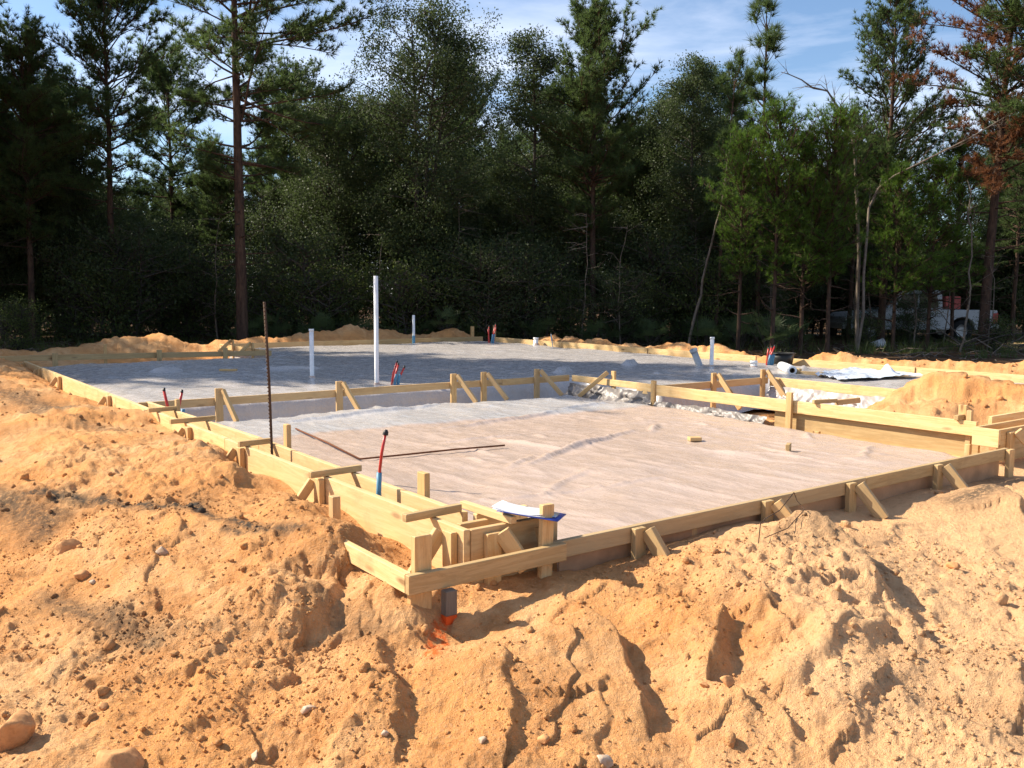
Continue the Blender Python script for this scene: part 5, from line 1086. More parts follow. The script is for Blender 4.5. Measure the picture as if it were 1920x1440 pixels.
plant('oak_tree', 'low_oak', 'low dark oak filling the space under the tall trees', 'tree', -11.32, 34.3, 0.852, 3.74, 'low oaks under the tall trees', None, 0.852, 0.0)
plant('oak_tree', 'low_oak', 'low dark oak filling the space under the tall trees', 'tree', -8.7, 32.7, 0.912, 5.75, 'low oaks under the tall trees', None, 0.912, 0.0)
plant('oak_tree', 'low_oak', 'low dark oak filling the space under the tall trees', 'tree', -6.96, 33.7, 0.852, 1.29, 'low oaks under the tall trees', None, 0.852, 0.0)
plant('oak_tree', 'low_oak', 'low dark oak filling the space under the tall trees', 'tree', -6.22, 32.7, 1.058, 2.11, 'low oaks under the tall trees', None, 1.058, 0.0)
plant('oak_tree', 'low_oak', 'low dark oak filling the space under the tall trees', 'tree', -3.99, 33.9, 0.955, 0.46, 'low oaks under the tall trees', None, 0.955, 0.0)
plant('oak_tree', 'low_oak', 'low dark oak filling the space under the tall trees', 'tree', -2.77, 31.5, 0.849, 0.57, 'low oaks under the tall trees', None, 0.849, 0.0)
plant('oak_tree', 'low_oak', 'low dark oak filling the space under the tall trees', 'tree', -2.09, 34.6, 0.885, 1.46, 'low oaks under the tall trees', None, 0.885, 0.0)
plant('oak_tree', 'low_oak', 'low dark oak filling the space under the tall trees', 'tree', -0.74, 33.9, 0.977, 6.02, 'low oaks under the tall trees', None, 0.977, 0.0)
plant('oak_tree', 'low_oak', 'low dark oak filling the space under the tall trees', 'tree', 1.16, 35.2, 0.932, 1.71, 'low oaks under the tall trees', None, 0.932, 0.0)
plant('oak_tree', 'low_oak', 'low dark oak filling the space under the tall trees', 'tree', 3.06, 31.9, 0.95, 3.87, 'low oaks under the tall trees', None, 0.95, 0.0)
plant('oak_tree', 'low_oak', 'low dark oak filling the space under the tall trees', 'tree', 4.27, 32.6, 0.841, 4.21, 'low oaks under the tall trees', None, 0.841, 0.0)
plant('oak_tree', 'low_oak', 'low dark oak filling the space under the tall trees', 'tree', 5.31, 34.0, 1.071, 5.25, 'low oaks under the tall trees', None, 1.071, 0.0)
plant('oak_tree', 'low_oak', 'low dark oak filling the space under the tall trees', 'tree', 6.65, 32.4, 0.927, 0.89, 'low oaks under the tall trees', None, 0.927, 0.0)
plant('oak_tree', 'low_oak', 'low dark oak filling the space under the tall trees', 'tree', 8.35, 33.4, 0.848, 5.22, 'low oaks under the tall trees', None, 0.848, 0.0)
plant('oak_tree', 'low_oak', 'low dark oak filling the space under the tall trees', 'tree', 6.72, 32.2, 1.08, 1.43, 'low oaks under the tall trees', None, 1.08, 0.0)
plant('oak_tree', 'low_oak', 'low dark oak filling the space under the tall trees', 'tree', 7.97, 34.1, 1.036, 1.3, 'low oaks under the tall trees', None, 1.036, 0.0)
plant('oak_tree', 'low_oak', 'low dark oak filling the space under the tall trees', 'tree', 7.64, 30.5, 0.878, 5.69, 'low oaks under the tall trees', None, 0.878, 0.0)
plant('oak_tree', 'low_oak', 'low dark oak filling the space under the tall trees', 'tree', 8.36, 32.8, 1.02, 5.32, 'low oaks under the tall trees', None, 1.02, 0.0)
plant('oak_tree', 'low_oak', 'low dark oak filling the space under the tall trees', 'tree', 8.5, 31.4, 0.915, 0.53, 'low oaks under the tall trees', None, 0.915, 0.0)
plant('oak_tree', 'low_oak', 'low dark oak filling the space under the tall trees', 'tree', 10.09, 34.1, 0.969, 5.63, 'low oaks under the tall trees', None, 0.969, 0.0)
plant('oak_tree', 'mid_oak', 'low dark oak filling the space under the tall trees', 'tree', 12.84, 36.6, 0.591, 2.11, 'low oaks under the tall trees', None, 0.591, 0.0)
plant('oak_tree', 'mid_oak', 'low dark oak filling the space under the tall trees', 'tree', 13.59, 37.0, 0.604, 2.56, 'low oaks under the tall trees', None, 0.604, 0.0)
plant('oak_tree', 'low_oak', 'low dark oak filling the space under the tall trees', 'tree', 15.71, 37.2, 1.033, 5.46, 'low oaks under the tall trees', None, 1.033, 0.0)
plant('oak_tree', 'mid_oak', 'low dark oak filling the space under the tall trees', 'tree', 16.22, 36.1, 0.55, 5.18, 'low oaks under the tall trees', None, 0.387, 0.0)
plant('oak_tree', 'low_oak', 'low dark oak filling the space under the tall trees', 'tree', 17.35, 37.4, 0.636, 6.07, 'low oaks under the tall trees', None, 0.636, 0.0)
plant('oak_tree', 'mid_oak', 'low dark oak filling the space under the tall trees', 'tree', 18.07, 35.5, 0.55, 2.53, 'low oaks under the tall trees', None, 0.357, 0.0)
plant('oak_tree', 'mid_oak', 'low dark oak filling the space under the tall trees', 'tree', 19.5, 35.8, 0.81, 5.17, 'low oaks under the tall trees', None, 0.81, 0.0)
plant('oak_tree', 'mid_oak', 'low dark oak filling the space under the tall trees', 'tree', 20.8, 35.9, 0.837, 5.85, 'low oaks under the tall trees', None, 0.837, 0.0)
plant('oak_tree', 'mid_oak', 'low dark oak filling the space under the tall trees', 'tree', 21.49, 35.9, 0.761, 0.25, 'low oaks under the tall trees', None, 0.761, 0.0)
plant('shrub', 'thicket', 'leafy shrub at the foot of the wood', 'shrub', -18.31, 30.6, 0.884, 5.48, 'shrubs at the foot of the wood', None, 0.884, 0.0)
plant('shrub', 'thicket', 'leafy shrub at the foot of the wood', 'shrub', -17.51, 30.8, 1.163, 1.5, 'shrubs at the foot of the wood', None, 1.163, 0.0)
plant('shrub', 'thicket', 'leafy shrub at the foot of the wood', 'shrub', -16.08, 30.2, 1.148, 0.55, 'shrubs at the foot of the wood', None, 1.148, 0.0)
plant('shrub', 'bush', 'leafy shrub at the foot of the wood', 'shrub', -14.53, 29.6, 1.197, 6.2, 'shrubs at the foot of the wood', None, 1.197, 0.0)
plant('shrub', 'thicket', 'leafy shrub at the foot of the wood', 'shrub', -13.62, 28.4, 0.947, 5.72, 'shrubs at the foot of the wood', None, 0.947, 0.0)
plant('shrub', 'bush', 'leafy shrub at the foot of the wood', 'shrub', -12.49, 27.7, 1.047, 3.01, 'shrubs at the foot of the wood', None, 1.047, 0.0)
plant('shrub', 'thicket', 'leafy shrub at the foot of the wood', 'shrub', -12.03, 28.3, 1.122, 4.2, 'shrubs at the foot of the wood', None, 1.122, 0.0)
plant('shrub', 'thicket', 'leafy shrub at the foot of the wood', 'shrub', -11.73, 30.3, 0.981, 4.23, 'shrubs at the foot of the wood', None, 0.981, 0.0)
plant('shrub', 'bush', 'leafy shrub at the foot of the wood', 'shrub', -10.83, 30.2, 1.193, 5.31, 'shrubs at the foot of the wood', None, 1.193, 0.0)
plant('shrub', 'thicket', 'leafy shrub at the foot of the wood', 'shrub', -9.56, 29.6, 0.989, 4.5, 'shrubs at the foot of the wood', None, 0.989, 0.0)
plant('shrub', 'bush', 'leafy shrub at the foot of the wood', 'shrub', -7.94, 27.9, 0.846, 1.61, 'shrubs at the foot of the wood', None, 0.846, 0.0)
plant('shrub', 'bush', 'leafy shrub at the foot of the wood', 'shrub', -8.21, 29.1, 0.982, 2.72, 'shrubs at the foot of the wood', None, 0.982, 0.0)
plant('shrub', 'thicket', 'leafy shrub at the foot of the wood', 'shrub', -6.86, 28.2, 1.043, 0.9, 'shrubs at the foot of the wood', None, 1.043, 0.0)
plant('shrub', 'bush', 'leafy shrub at the foot of the wood', 'shrub', -5.89, 28.1, 1.032, 4.16, 'shrubs at the foot of the wood', None, 1.032, 0.0)
plant('shrub', 'bush', 'leafy shrub at the foot of the wood', 'shrub', -5.69, 29.2, 1.084, 0.88, 'shrubs at the foot of the wood', None, 1.084, 0.0)
plant('shrub', 'bush', 'leafy shrub at the foot of the wood', 'shrub', -4.27, 30.5, 1.024, 4.35, 'shrubs at the foot of the wood', None, 1.024, 0.0)
plant('shrub', 'bush', 'leafy shrub at the foot of the wood', 'shrub', -3.39, 28.0, 1.107, 6.1, 'shrubs at the foot of the wood', None, 1.107, 0.0)
plant('shrub', 'thicket', 'leafy shrub at the foot of the wood', 'shrub', -2.39, 29.3, 0.986, 3.96, 'shrubs at the foot of the wood', None, 0.986, 0.0)
plant('shrub', 'bush', 'leafy shrub at the foot of the wood', 'shrub', -2.06, 28.9, 1.162, 3.42, 'shrubs at the foot of the wood', None, 1.162, 0.0)
plant('shrub', 'thicket', 'leafy shrub at the foot of the wood', 'shrub', -0.89, 27.6, 0.953, 3.27, 'shrubs at the foot of the wood', None, 0.953, 0.0)
plant('shrub', 'thicket', 'leafy shrub at the foot of the wood', 'shrub', 0.25, 29.7, 1.052, 4.22, 'shrubs at the foot of the wood', None, 1.052, 0.0)
plant('shrub', 'thicket', 'leafy shrub at the foot of the wood', 'shrub', 0.28, 27.9, 0.931, 3.51, 'shrubs at the foot of the wood', None, 0.931, 0.0)
plant('shrub', 'thicket', 'leafy shrub at the foot of the wood', 'shrub', 1.24, 29.8, 0.98, 4.98, 'shrubs at the foot of the wood', None, 0.98, 0.0)
plant('shrub', 'bush', 'leafy shrub at the foot of the wood', 'shrub', 1.97, 28.1, 0.761, 2.1, 'shrubs at the foot of the wood', None, 0.761, 0.0)
plant('shrub', 'thicket', 'leafy shrub at the foot of the wood', 'shrub', 3.52, 28.0, 0.755, 4.77, 'shrubs at the foot of the wood', None, 0.755, 0.0)
plant('shrub', 'bush', 'leafy shrub at the foot of the wood', 'shrub', 3.94, 28.6, 0.803, 4.13, 'shrubs at the foot of the wood', None, 0.803, 0.0)
plant('shrub', 'thicket', 'leafy shrub at the foot of the wood', 'shrub', 4.77, 29.6, 1.145, 2.74, 'shrubs at the foot of the wood', None, 1.145, 0.0)
plant('shrub', 'bush', 'leafy shrub at the foot of the wood', 'shrub', 6.2, 28.9, 1.161, 6.27, 'shrubs at the foot of the wood', None, 1.161, 0.0)
plant('shrub', 'bush', 'leafy shrub at the foot of the wood', 'shrub', 6.22, 28.5, 1.148, 1.61, 'shrubs at the foot of the wood', None, 1.148, 0.0)
plant('shrub', 'thicket', 'leafy shrub at the foot of the wood', 'shrub', 7.8, 29.2, 0.804, 2.51, 'shrubs at the foot of the wood', None, 0.804, 0.0)
plant('shrub', 'low_oak', 'leafy shrub at the foot of the wood', 'shrub', 9.78, 36.8, 1.056, 5.42, 'shrubs at the foot of the wood', None, 1.056, 0.0)
plant('shrub', 'low_oak', 'leafy shrub at the foot of the wood', 'shrub', 11.28, 36.6, 1.061, 0.58, 'shrubs at the foot of the wood', None, 1.061, 0.0)
plant('shrub', 'low_oak', 'leafy shrub at the foot of the wood', 'shrub', 11.81, 35.6, 0.826, 6.22, 'shrubs at the foot of the wood', None, 0.826, 0.0)
plant('shrub', 'low_oak', 'leafy shrub at the foot of the wood', 'shrub', 13.06, 36.8, 1.183, 1.48, 'shrubs at the foot of the wood', None, 1.183, 0.0)
plant('shrub', 'low_oak', 'leafy shrub at the foot of the wood', 'shrub', 12.84, 35.8, 0.927, 1.96, 'shrubs at the foot of the wood', None, 0.927, 0.0)
plant('shrub', 'thicket', 'leafy shrub at the foot of the wood', 'shrub', 14.28, 35.7, 1.112, 2.6, 'shrubs at the foot of the wood', None, 1.112, 0.0)
plant('shrub', 'low_oak', 'leafy shrub at the foot of the wood', 'shrub', 14.84, 36.3, 0.753, 2.9, 'shrubs at the foot of the wood', None, 0.753, 0.0)
plant('shrub', 'low_oak', 'leafy shrub at the foot of the wood', 'shrub', 15.92, 36.2, 0.759, 2.11, 'shrubs at the foot of the wood', None, 0.759, 0.0)
plant('shrub', 'low_oak', 'leafy shrub at the foot of the wood', 'shrub', 16.51, 35.8, 0.811, 5.83, 'shrubs at the foot of the wood', None, 0.811, 0.0)
plant('shrub', 'thicket', 'leafy shrub at the foot of the wood', 'shrub', 19.33, 38.9, 1.082, 1.42, 'shrubs at the foot of the wood', None, 1.082, 0.0)
plant('shrub', 'thicket', 'leafy shrub at the foot of the wood', 'shrub', 19.7, 38.9, 0.76, 2.32, 'shrubs at the foot of the wood', None, 0.76, 0.0)
plant('shrub', 'thicket', 'leafy shrub at the foot of the wood', 'shrub', 20.02, 36.5, 1.185, 3.91, 'shrubs at the foot of the wood', None, 1.185, 0.0)
plant('shrub', 'low_oak', 'leafy shrub at the foot of the wood', 'shrub', 19.57, 35.3, 1.128, 1.16, 'shrubs at the foot of the wood', None, 1.128, 0.0)
plant('shrub', 'low_oak', 'leafy shrub at the foot of the wood', 'shrub', 22.42, 37.9, 0.942, 1.17, 'shrubs at the foot of the wood', None, 0.942, 0.0)
plant('shrub', 'thicket', 'leafy shrub at the foot of the wood', 'shrub', 22.23, 36.8, 1.163, 0.18, 'shrubs at the foot of the wood', None, 1.163, 0.0)
plant('shrub', 'thicket', 'leafy shrub at the foot of the wood', 'shrub', 23.23, 37.1, 1.096, 4.43, 'shrubs at the foot of the wood', None, 1.096, 0.0)
plant('wood_tree', 'bushy_pine', 'distant tree seen through gaps in the wood', 'tree', -33.59, 57.5, 0.988, 2.06, 'distant trees behind the wood', None, 0.988, 0.0)
plant('wood_tree', 'mid_oak', 'distant tree seen through gaps in the wood', 'tree', -39.2, 68.1, 0.83, 2.96, 'distant trees behind the wood', None, 0.83, 0.0)
plant('wood_tree', 'mid_oak', 'distant tree seen through gaps in the wood', 'tree', -33.01, 65.9, 0.893, 3.13, 'distant trees behind the wood', None, 0.893, 0.0)
plant('wood_tree', 'bushy_pine', 'distant tree seen through gaps in the wood', 'tree', -27.73, 60.0, 0.701, 3.68, 'distant trees behind the wood', None, 0.701, 0.0)
plant('wood_tree', 'bushy_pine', 'distant tree seen through gaps in the wood', 'tree', -30.05, 77.5, 0.851, 5.09, 'distant trees behind the wood', None, 0.851, 0.0)
plant('wood_tree', 'tall_pine', 'distant tree seen through gaps in the wood', 'tree', -26.57, 71.6, 0.779, 5.2, 'distant trees behind the wood', None, 0.779, 0.0)
plant('wood_tree', 'mid_oak', 'distant tree seen through gaps in the wood', 'tree', -22.85, 68.3, 0.928, 3.75, 'distant trees behind the wood', None, 0.928, 0.0)
plant('wood_tree', 'tall_pine', 'distant tree seen through gaps in the wood', 'tree', -17.67, 66.4, 1.011, 5.68, 'distant trees behind the wood', None, 1.011, 0.0)
plant('wood_tree', 'tall_pine', 'distant tree seen through gaps in the wood', 'tree', -13.13, 62.5, 1.077, 0.13, 'distant trees behind the wood', None, 1.077, 0.0)
plant('wood_tree', 'tall_pine', 'distant tree seen through gaps in the wood', 'tree', -7.88, 55.4, 1.037, 4.49, 'distant trees behind the wood', None, 1.037, 0.0)
plant('wood_tree', 'mid_oak', 'distant tree seen through gaps in the wood', 'tree', -7.43, 66.9, 1.081, 0.42, 'distant trees behind the wood', None, 1.081, 0.0)
plant('wood_tree', 'mid_oak', 'distant tree seen through gaps in the wood', 'tree', -3.29, 56.0, 1.011, 3.37, 'distant trees behind the wood', None, 1.011, 0.0)
plant('wood_tree', 'tall_pine', 'distant tree seen through gaps in the wood', 'tree', -0.78, 56.8, 0.96, 0.17, 'distant trees behind the wood', None, 0.96, 0.0)
plant('wood_tree', 'bushy_pine', 'distant tree seen through gaps in the wood', 'tree', 3.34, 66.3, 0.987, 2.81, 'distant trees behind the wood', None, 0.987, 0.0)
plant('wood_tree', 'tall_pine', 'distant tree seen through gaps in the wood', 'tree', 6.3, 64.7, 0.905, 2.51, 'distant trees behind the wood', None, 0.905, 0.0)
plant('wood_tree', 'mid_oak', 'distant tree seen through gaps in the wood', 'tree', 9.96, 82.6, 0.884, 4.31, 'distant trees behind the wood', None, 0.884, 0.0)
plant('wood_tree', 'tall_pine', 'distant tree seen through gaps in the wood', 'tree', 10.03, 60.1, 0.862, 2.86, 'distant trees behind the wood', None, 0.862, 0.0)
plant('wood_tree', 'tall_pine', 'distant tree seen through gaps in the wood', 'tree', 19.6, 80.3, 0.988, 0.58, 'distant trees behind the wood', None, 0.988, 0.0)
plant('wood_tree', 'bushy_pine', 'distant tree seen through gaps in the wood', 'tree', 18.78, 66.3, 0.911, 3.76, 'distant trees behind the wood', None, 0.911, 0.0)
plant('wood_tree', 'bushy_pine', 'distant tree seen through gaps in the wood', 'tree', 23.89, 72.1, 0.817, 1.67, 'distant trees behind the wood', None, 0.817, 0.0)
plant('wood_tree', 'bushy_pine', 'distant tree seen through gaps in the wood', 'tree', 21.09, 55.9, 0.886, 4.33, 'distant trees behind the wood', None, 0.886, 0.0)
plant('wood_tree', 'tall_pine', 'distant tree seen through gaps in the wood', 'tree', 30.61, 72.3, 0.826, 5.37, 'distant trees behind the wood', None, 0.826, 0.0)
plant('wood_tree', 'bushy_pine', 'distant tree seen through gaps in the wood', 'tree', 35.03, 73.4, 0.55, 3.88, 'distant trees behind the wood', None, 0.54, 0.0)
plant('wood_tree', 'mid_oak', 'distant tree seen through gaps in the wood', 'tree', 40.94, 75.5, 0.983, 2.17, 'distant trees behind the wood', None, 0.983, 0.0)
plant('wood_tree', 'bushy_pine', 'distant tree seen through gaps in the wood', 'tree', 30.42, 52.3, 0.977, 5.32, 'distant trees behind the wood', None, 0.977, 0.0)
plant('wood_tree', 'bushy_pine', 'distant tree seen through gaps in the wood', 'tree', 36.47, 57.9, 0.912, 5.03, 'distant trees behind the wood', None, 0.912, 0.0)
plant('palmetto', 'palmetto_b', 'fan leaved palmetto at the foot of the wood', 'palmetto', -7.81, 26.8, 0.913, 4.82, 'palmettos at the foot of the wood', None, 0.913, 0.0)
plant('palmetto', 'palmetto_b', 'fan leaved palmetto at the foot of the wood', 'palmetto', -7.28, 27.1, 1.137, 4.45, 'palmettos at the foot of the wood', None, 1.137, 0.0)
plant('palmetto', 'palmetto_b', 'fan leaved palmetto at the foot of the wood', 'palmetto', -7.01, 27.1, 0.811, 5.23, 'palmettos at the foot of the wood', None, 0.811, 0.0)
plant('palmetto', 'palmetto', 'fan leaved palmetto at the foot of the wood', 'palmetto', -6.34, 27.3, 0.779, 4.72, 'palmettos at the foot of the wood', None, 0.779, 0.0)
plant('palmetto', 'palmetto', 'fan leaved palmetto at the foot of the wood', 'palmetto', -5.83, 27.0, 1.096, 3.66, 'palmettos at the foot of the wood', None, 1.096, 0.0)
plant('palmetto', 'palmetto', 'fan leaved palmetto at the foot of the wood', 'palmetto', -5.43, 28.6, 1.063, 5.23, 'palmettos at the foot of the wood', None, 1.063, 0.0)
plant('palmetto', 'palmetto', 'fan leaved palmetto at the foot of the wood', 'palmetto', -4.59, 27.6, 1.041, 2.03, 'palmettos at the foot of the wood', None, 1.041, 0.0)
plant('palmetto', 'palmetto_b', 'fan leaved palmetto at the foot of the wood', 'palmetto', -3.84, 28.7, 0.828, 4.27, 'palmettos at the foot of the wood', None, 0.828, 0.0)
plant('palmetto', 'palmetto', 'fan leaved palmetto at the foot of the wood', 'palmetto', -2.76, 28.0, 0.869, 1.82, 'palmettos at the foot of the wood', None, 0.869, 0.0)
plant('palmetto', 'palmetto', 'fan leaved palmetto at the foot of the wood', 'palmetto', -2.0, 27.1, 0.871, 5.48, 'palmettos at the foot of the wood', None, 0.871, 0.0)
plant('palmetto', 'palmetto', 'fan leaved palmetto at the foot of the wood', 'palmetto', -1.37, 27.8, 0.839, 3.9, 'palmettos at the foot of the wood', None, 0.839, 0.0)
plant('palmetto', 'palmetto', 'fan leaved palmetto at the foot of the wood', 'palmetto', -1.28, 27.9, 0.957, 6.27, 'palmettos at the foot of the wood', None, 0.957, 0.0)
plant('palmetto', 'palmetto', 'fan leaved palmetto at the foot of the wood', 'palmetto', -0.48, 27.7, 0.887, 5.14, 'palmettos at the foot of the wood', None, 0.887, 0.0)
plant('palmetto', 'palmetto_b', 'fan leaved palmetto at the foot of the wood', 'palmetto', 0.63, 27.6, 0.936, 3.62, 'palmettos at the foot of the wood', None, 0.936, 0.0)
plant('palmetto', 'palmetto_b', 'fan leaved palmetto at the foot of the wood', 'palmetto', 0.98, 27.7, 1.045, 4.69, 'palmettos at the foot of the wood', None, 1.045, 0.0)
plant('palmetto', 'palmetto', 'fan leaved palmetto at the foot of the wood', 'palmetto', 1.74, 28.7, 0.959, 1.1, 'palmettos at the foot of the wood', None, 0.959, 0.0)
plant('palmetto', 'palmetto_b', 'fan leaved palmetto at the foot of the wood', 'palmetto', 2.55, 27.6, 0.99, 4.58, 'palmettos at the foot of the wood', None, 0.99, 0.0)
plant('palmetto', 'palmetto_b', 'fan leaved palmetto at the foot of the wood', 'palmetto', 3.1, 27.9, 1.111, 0.91, 'palmettos at the foot of the wood', None, 1.111, 0.0)
plant('palmetto', 'palmetto', 'fan leaved palmetto at the foot of the wood', 'palmetto', 4.02, 28.3, 0.978, 2.71, 'palmettos at the foot of the wood', None, 0.978, 0.0)
plant('palmetto', 'palmetto_b', 'fan leaved palmetto at the foot of the wood', 'palmetto', 4.19, 27.3, 0.979, 0.05, 'palmettos at the foot of the wood', None, 0.979, 0.0)
plant('palmetto', 'palmetto_b', 'fan leaved palmetto at the foot of the wood', 'palmetto', 5.64, 28.5, 1.056, 3.13, 'palmettos at the foot of the wood', None, 1.056, 0.0)
plant('palmetto', 'palmetto_b', 'fan leaved palmetto at the foot of the wood', 'palmetto', 5.86, 27.0, 0.965, 5.66, 'palmettos at the foot of the wood', None, 0.965, 0.0)
plant('palmetto', 'palmetto', 'fan leaved palmetto at the foot of the wood', 'palmetto', 6.57, 28.3, 1.015, 5.22, 'palmettos at the foot of the wood', None, 1.015, 0.0)
plant('palmetto', 'palmetto_b', 'fan leaved palmetto at the foot of the wood', 'palmetto', 6.83, 26.7, 1.137, 2.7, 'palmettos at the foot of the wood', None, 1.137, 0.0)
plant('palmetto', 'palmetto', 'fan leaved palmetto at the foot of the wood', 'palmetto', 8.2, 28.7, 0.961, 5.45, 'palmettos at the foot of the wood', None, 0.961, 0.0)
plant('palmetto', 'palmetto', 'fan leaved palmetto at the foot of the wood', 'palmetto', 8.55, 27.5, 1.167, 4.58, 'palmettos at the foot of the wood', None, 1.167, 0.0)
plant('sapling', 'sapling_c', 'thin bare sapling at the edge of the wood', 'sapling', -12.21, 29.0, 1.077, 2.55, 'bare saplings at the edge of the wood', None, 1.077, 0.0)
plant('sapling', 'sapling_c', 'thin bare sapling at the edge of the wood', 'sapling', -9.35, 28.4, 1.18, 0.76, 'bare saplings at the edge of the wood', None, 1.18, 0.0)
plant('sapling', 'sapling_b', 'thin bare sapling at the edge of the wood', 'sapling', -7.88, 29.6, 0.925, 3.93, 'bare saplings at the edge of the wood', None, 0.925, 0.0)
plant('sapling', 'sapling', 'thin bare sapling at the edge of the wood', 'sapling', -5.43, 28.9, 0.754, 0.56, 'bare saplings at the edge of the wood', None, 0.754, 0.0)
plant('sapling', 'sapling_c', 'thin bare sapling at the edge of the wood', 'sapling', -4.26, 28.8, 1.049, 0.64, 'bare saplings at the edge of the wood', None, 1.049, 0.0)
plant('sapling', 'sapling', 'thin bare sapling at the edge of the wood', 'sapling', -1.54, 29.5, 1.155, 5.25, 'bare saplings at the edge of the wood', None, 1.155, 0.0)
plant('sapling', 'sapling', 'thin bare sapling at the edge of the wood', 'sapling', -0.04, 29.1, 0.873, 4.95, 'bare saplings at the edge of the wood', None, 0.873, 0.0)
plant('sapling', 'sapling', 'thin bare sapling at the edge of the wood', 'sapling', 2.08, 27.6, 0.98, 2.13, 'bare saplings at the edge of the wood', None, 0.98, 0.0)
plant('sapling', 'sapling_c', 'thin bare sapling at the edge of the wood', 'sapling', 3.34, 27.5, 1.111, 5.99, 'bare saplings at the edge of the wood', None, 1.111, 0.0)
plant('sapling', 'sapling_b', 'thin bare sapling at the edge of the wood', 'sapling', 5.76, 27.8, 0.759, 2.88, 'bare saplings at the edge of the wood', None, 0.759, 0.0)
plant('sapling', 'sapling_c', 'thin bare sapling at the edge of the wood', 'sapling', 8.03, 28.2, 0.863, 0.95, 'bare saplings at the edge of the wood', None, 0.863, 0.0)
plant('sapling', 'sapling_c', 'thin bare sapling at the edge of the wood', 'sapling', 8.14, 27.9, 1.032, 5.11, 'bare saplings at the edge of the wood', None, 1.032, 0.0)
plant('sapling', 'sapling_c', 'thin bare sapling at the edge of the wood', 'sapling', 11.39, 29.7, 1.154, 5.7, 'bare saplings at the edge of the wood', None, 1.154, 0.0)
plant('sapling', 'sapling_c', 'thin bare sapling at the edge of the wood', 'sapling', 12.4, 27.6, 1.122, 3.71, 'bare saplings at the edge of the wood', None, 1.122, 0.0)
plant('sapling', 'sapling_c', 'thin bare sapling at the edge of the wood', 'sapling', 13.93, 26.3, 0.847, 1.64, 'bare saplings at the edge of the wood', None, 0.847, 0.0)
plant('oak_tree' if 'oak' in 'mid_oak' else 'pine_tree', 'mid_oak', 'dark tree of the wood on the left whose shade falls on the slab', 'tree', -17, 19.9, 1.4, 1.8, 'trees of the wood on the left')
plant('oak_tree' if 'oak' in 'tall_pine' else 'pine_tree', 'tall_pine', 'dark tree of the wood on the left whose shade falls on the slab', 'tree', -19.5, 20.6, 1.5, 0.65, 'trees of the wood on the left')
plant('oak_tree' if 'oak' in 'tall_pine' else 'pine_tree', 'tall_pine', 'dark tree of the wood on the left whose shade falls on the slab', 'tree', -15.6, 17.8, 1.2, 1.68, 'trees of the wood on the left')
plant('oak_tree' if 'oak' in 'bushy_pine' else 'pine_tree', 'bushy_pine', 'dark tree of the wood on the left whose shade falls on the slab', 'tree', -17.6, 17.4, 1.1, 0.08, 'trees of the wood on the left')
plant('oak_tree' if 'oak' in 'mid_oak' else 'pine_tree', 'mid_oak', 'dark tree of the wood on the left whose shade falls on the slab', 'tree', -17.6, 28.2, 1.3, 0.3, 'trees of the wood on the left')
plant('oak_tree' if 'oak' in 'bushy_pine' else 'pine_tree', 'bushy_pine', 'dark tree of the wood on the left whose shade falls on the slab', 'tree', -18.6, 29.5, 1.3, 3.15, 'trees of the wood on the left')
plant('oak_tree' if 'oak' in 'bushy_pine' else 'pine_tree', 'bushy_pine', 'dark tree of the wood on the left whose shade falls on the slab', 'tree', -21.5, 21, 1.4, 0.41, 'trees of the wood on the left')
plant('oak_tree' if 'oak' in 'low_oak' else 'pine_tree', 'low_oak', 'dark tree of the wood on the left whose shade falls on the slab', 'tree', -14.8, 16.6, 1.2, 1.51, 'trees of the wood on the left')
plant('oak_tree' if 'oak' in 'low_oak' else 'pine_tree', 'low_oak', 'dark tree of the wood on the left whose shade falls on the slab', 'tree', -16.5, 15.4, 1.2, 2.28, 'trees of the wood on the left')
plant('oak_tree' if 'oak' in 'mid_oak' else 'pine_tree', 'mid_oak', 'dark tree of the wood on the left whose shade falls on the slab', 'tree', -24, 26.5, 1.2, 0.47, 'trees of the wood on the left')
plant('oak_tree' if 'oak' in 'tall_pine' else 'pine_tree', 'tall_pine', 'dark tree of the wood on the left whose shade falls on the slab', 'tree', -25, 23.5, 1.1, 2.2, 'trees of the wood on the left')
plant('palmetto', 'palmetto_b', 'single palmetto with stiff pale fans before the young pines', 'palmetto', 7.3, 25.6, 1.25, 1.0, None, None, None, 0.0)
plant('shrub', 'bush', 'small bright green shrub by the tipped bucket', 'shrub', 10.9, 27.6, 0.42, 1.0, None, None, None, 0.0)
plant('shrub', 'bush', 'little yellow green shrub in front of the brush pile', 'shrub', 14.18, 26.4, 0.45, 3.0, None, None, None, 0.0)
plant('shrub', 'bush', 'pale scrubby bush at the left edge of the wood', 'shrub', -13.48, 24.5, 0.6, 3.0, None, None, None, 0.0)
plant('shrub', 'thicket', 'leafy shrub half hiding the front wheel of the truck', 'shrub', 11.87, 30.6, 0.36, 1.0, None, None, None, 0.0)
plant('shrub', 'bush', 'leafy shrub below the truck door', 'shrub', 13.31, 30.8, 0.42, 2.0, None, None, None, 0.0)
plant('shrub', 'thicket', 'tall leafy shrub before the truck cab', 'shrub', 13.5, 30.2, 0.5, 4.0, None, None, None, 0.0)
plant('sapling', 'sapling_c', 'bare sapling before the truck hood', 'sapling', 11.8, 29.5, 1.0, 4.0, None, None, None, 0.0)
plant('sapling', 'sapling', 'bare sapling before the truck bed', 'sapling', 14.06, 29.3, 0.9, 1.0, None, None, None, 0.0)

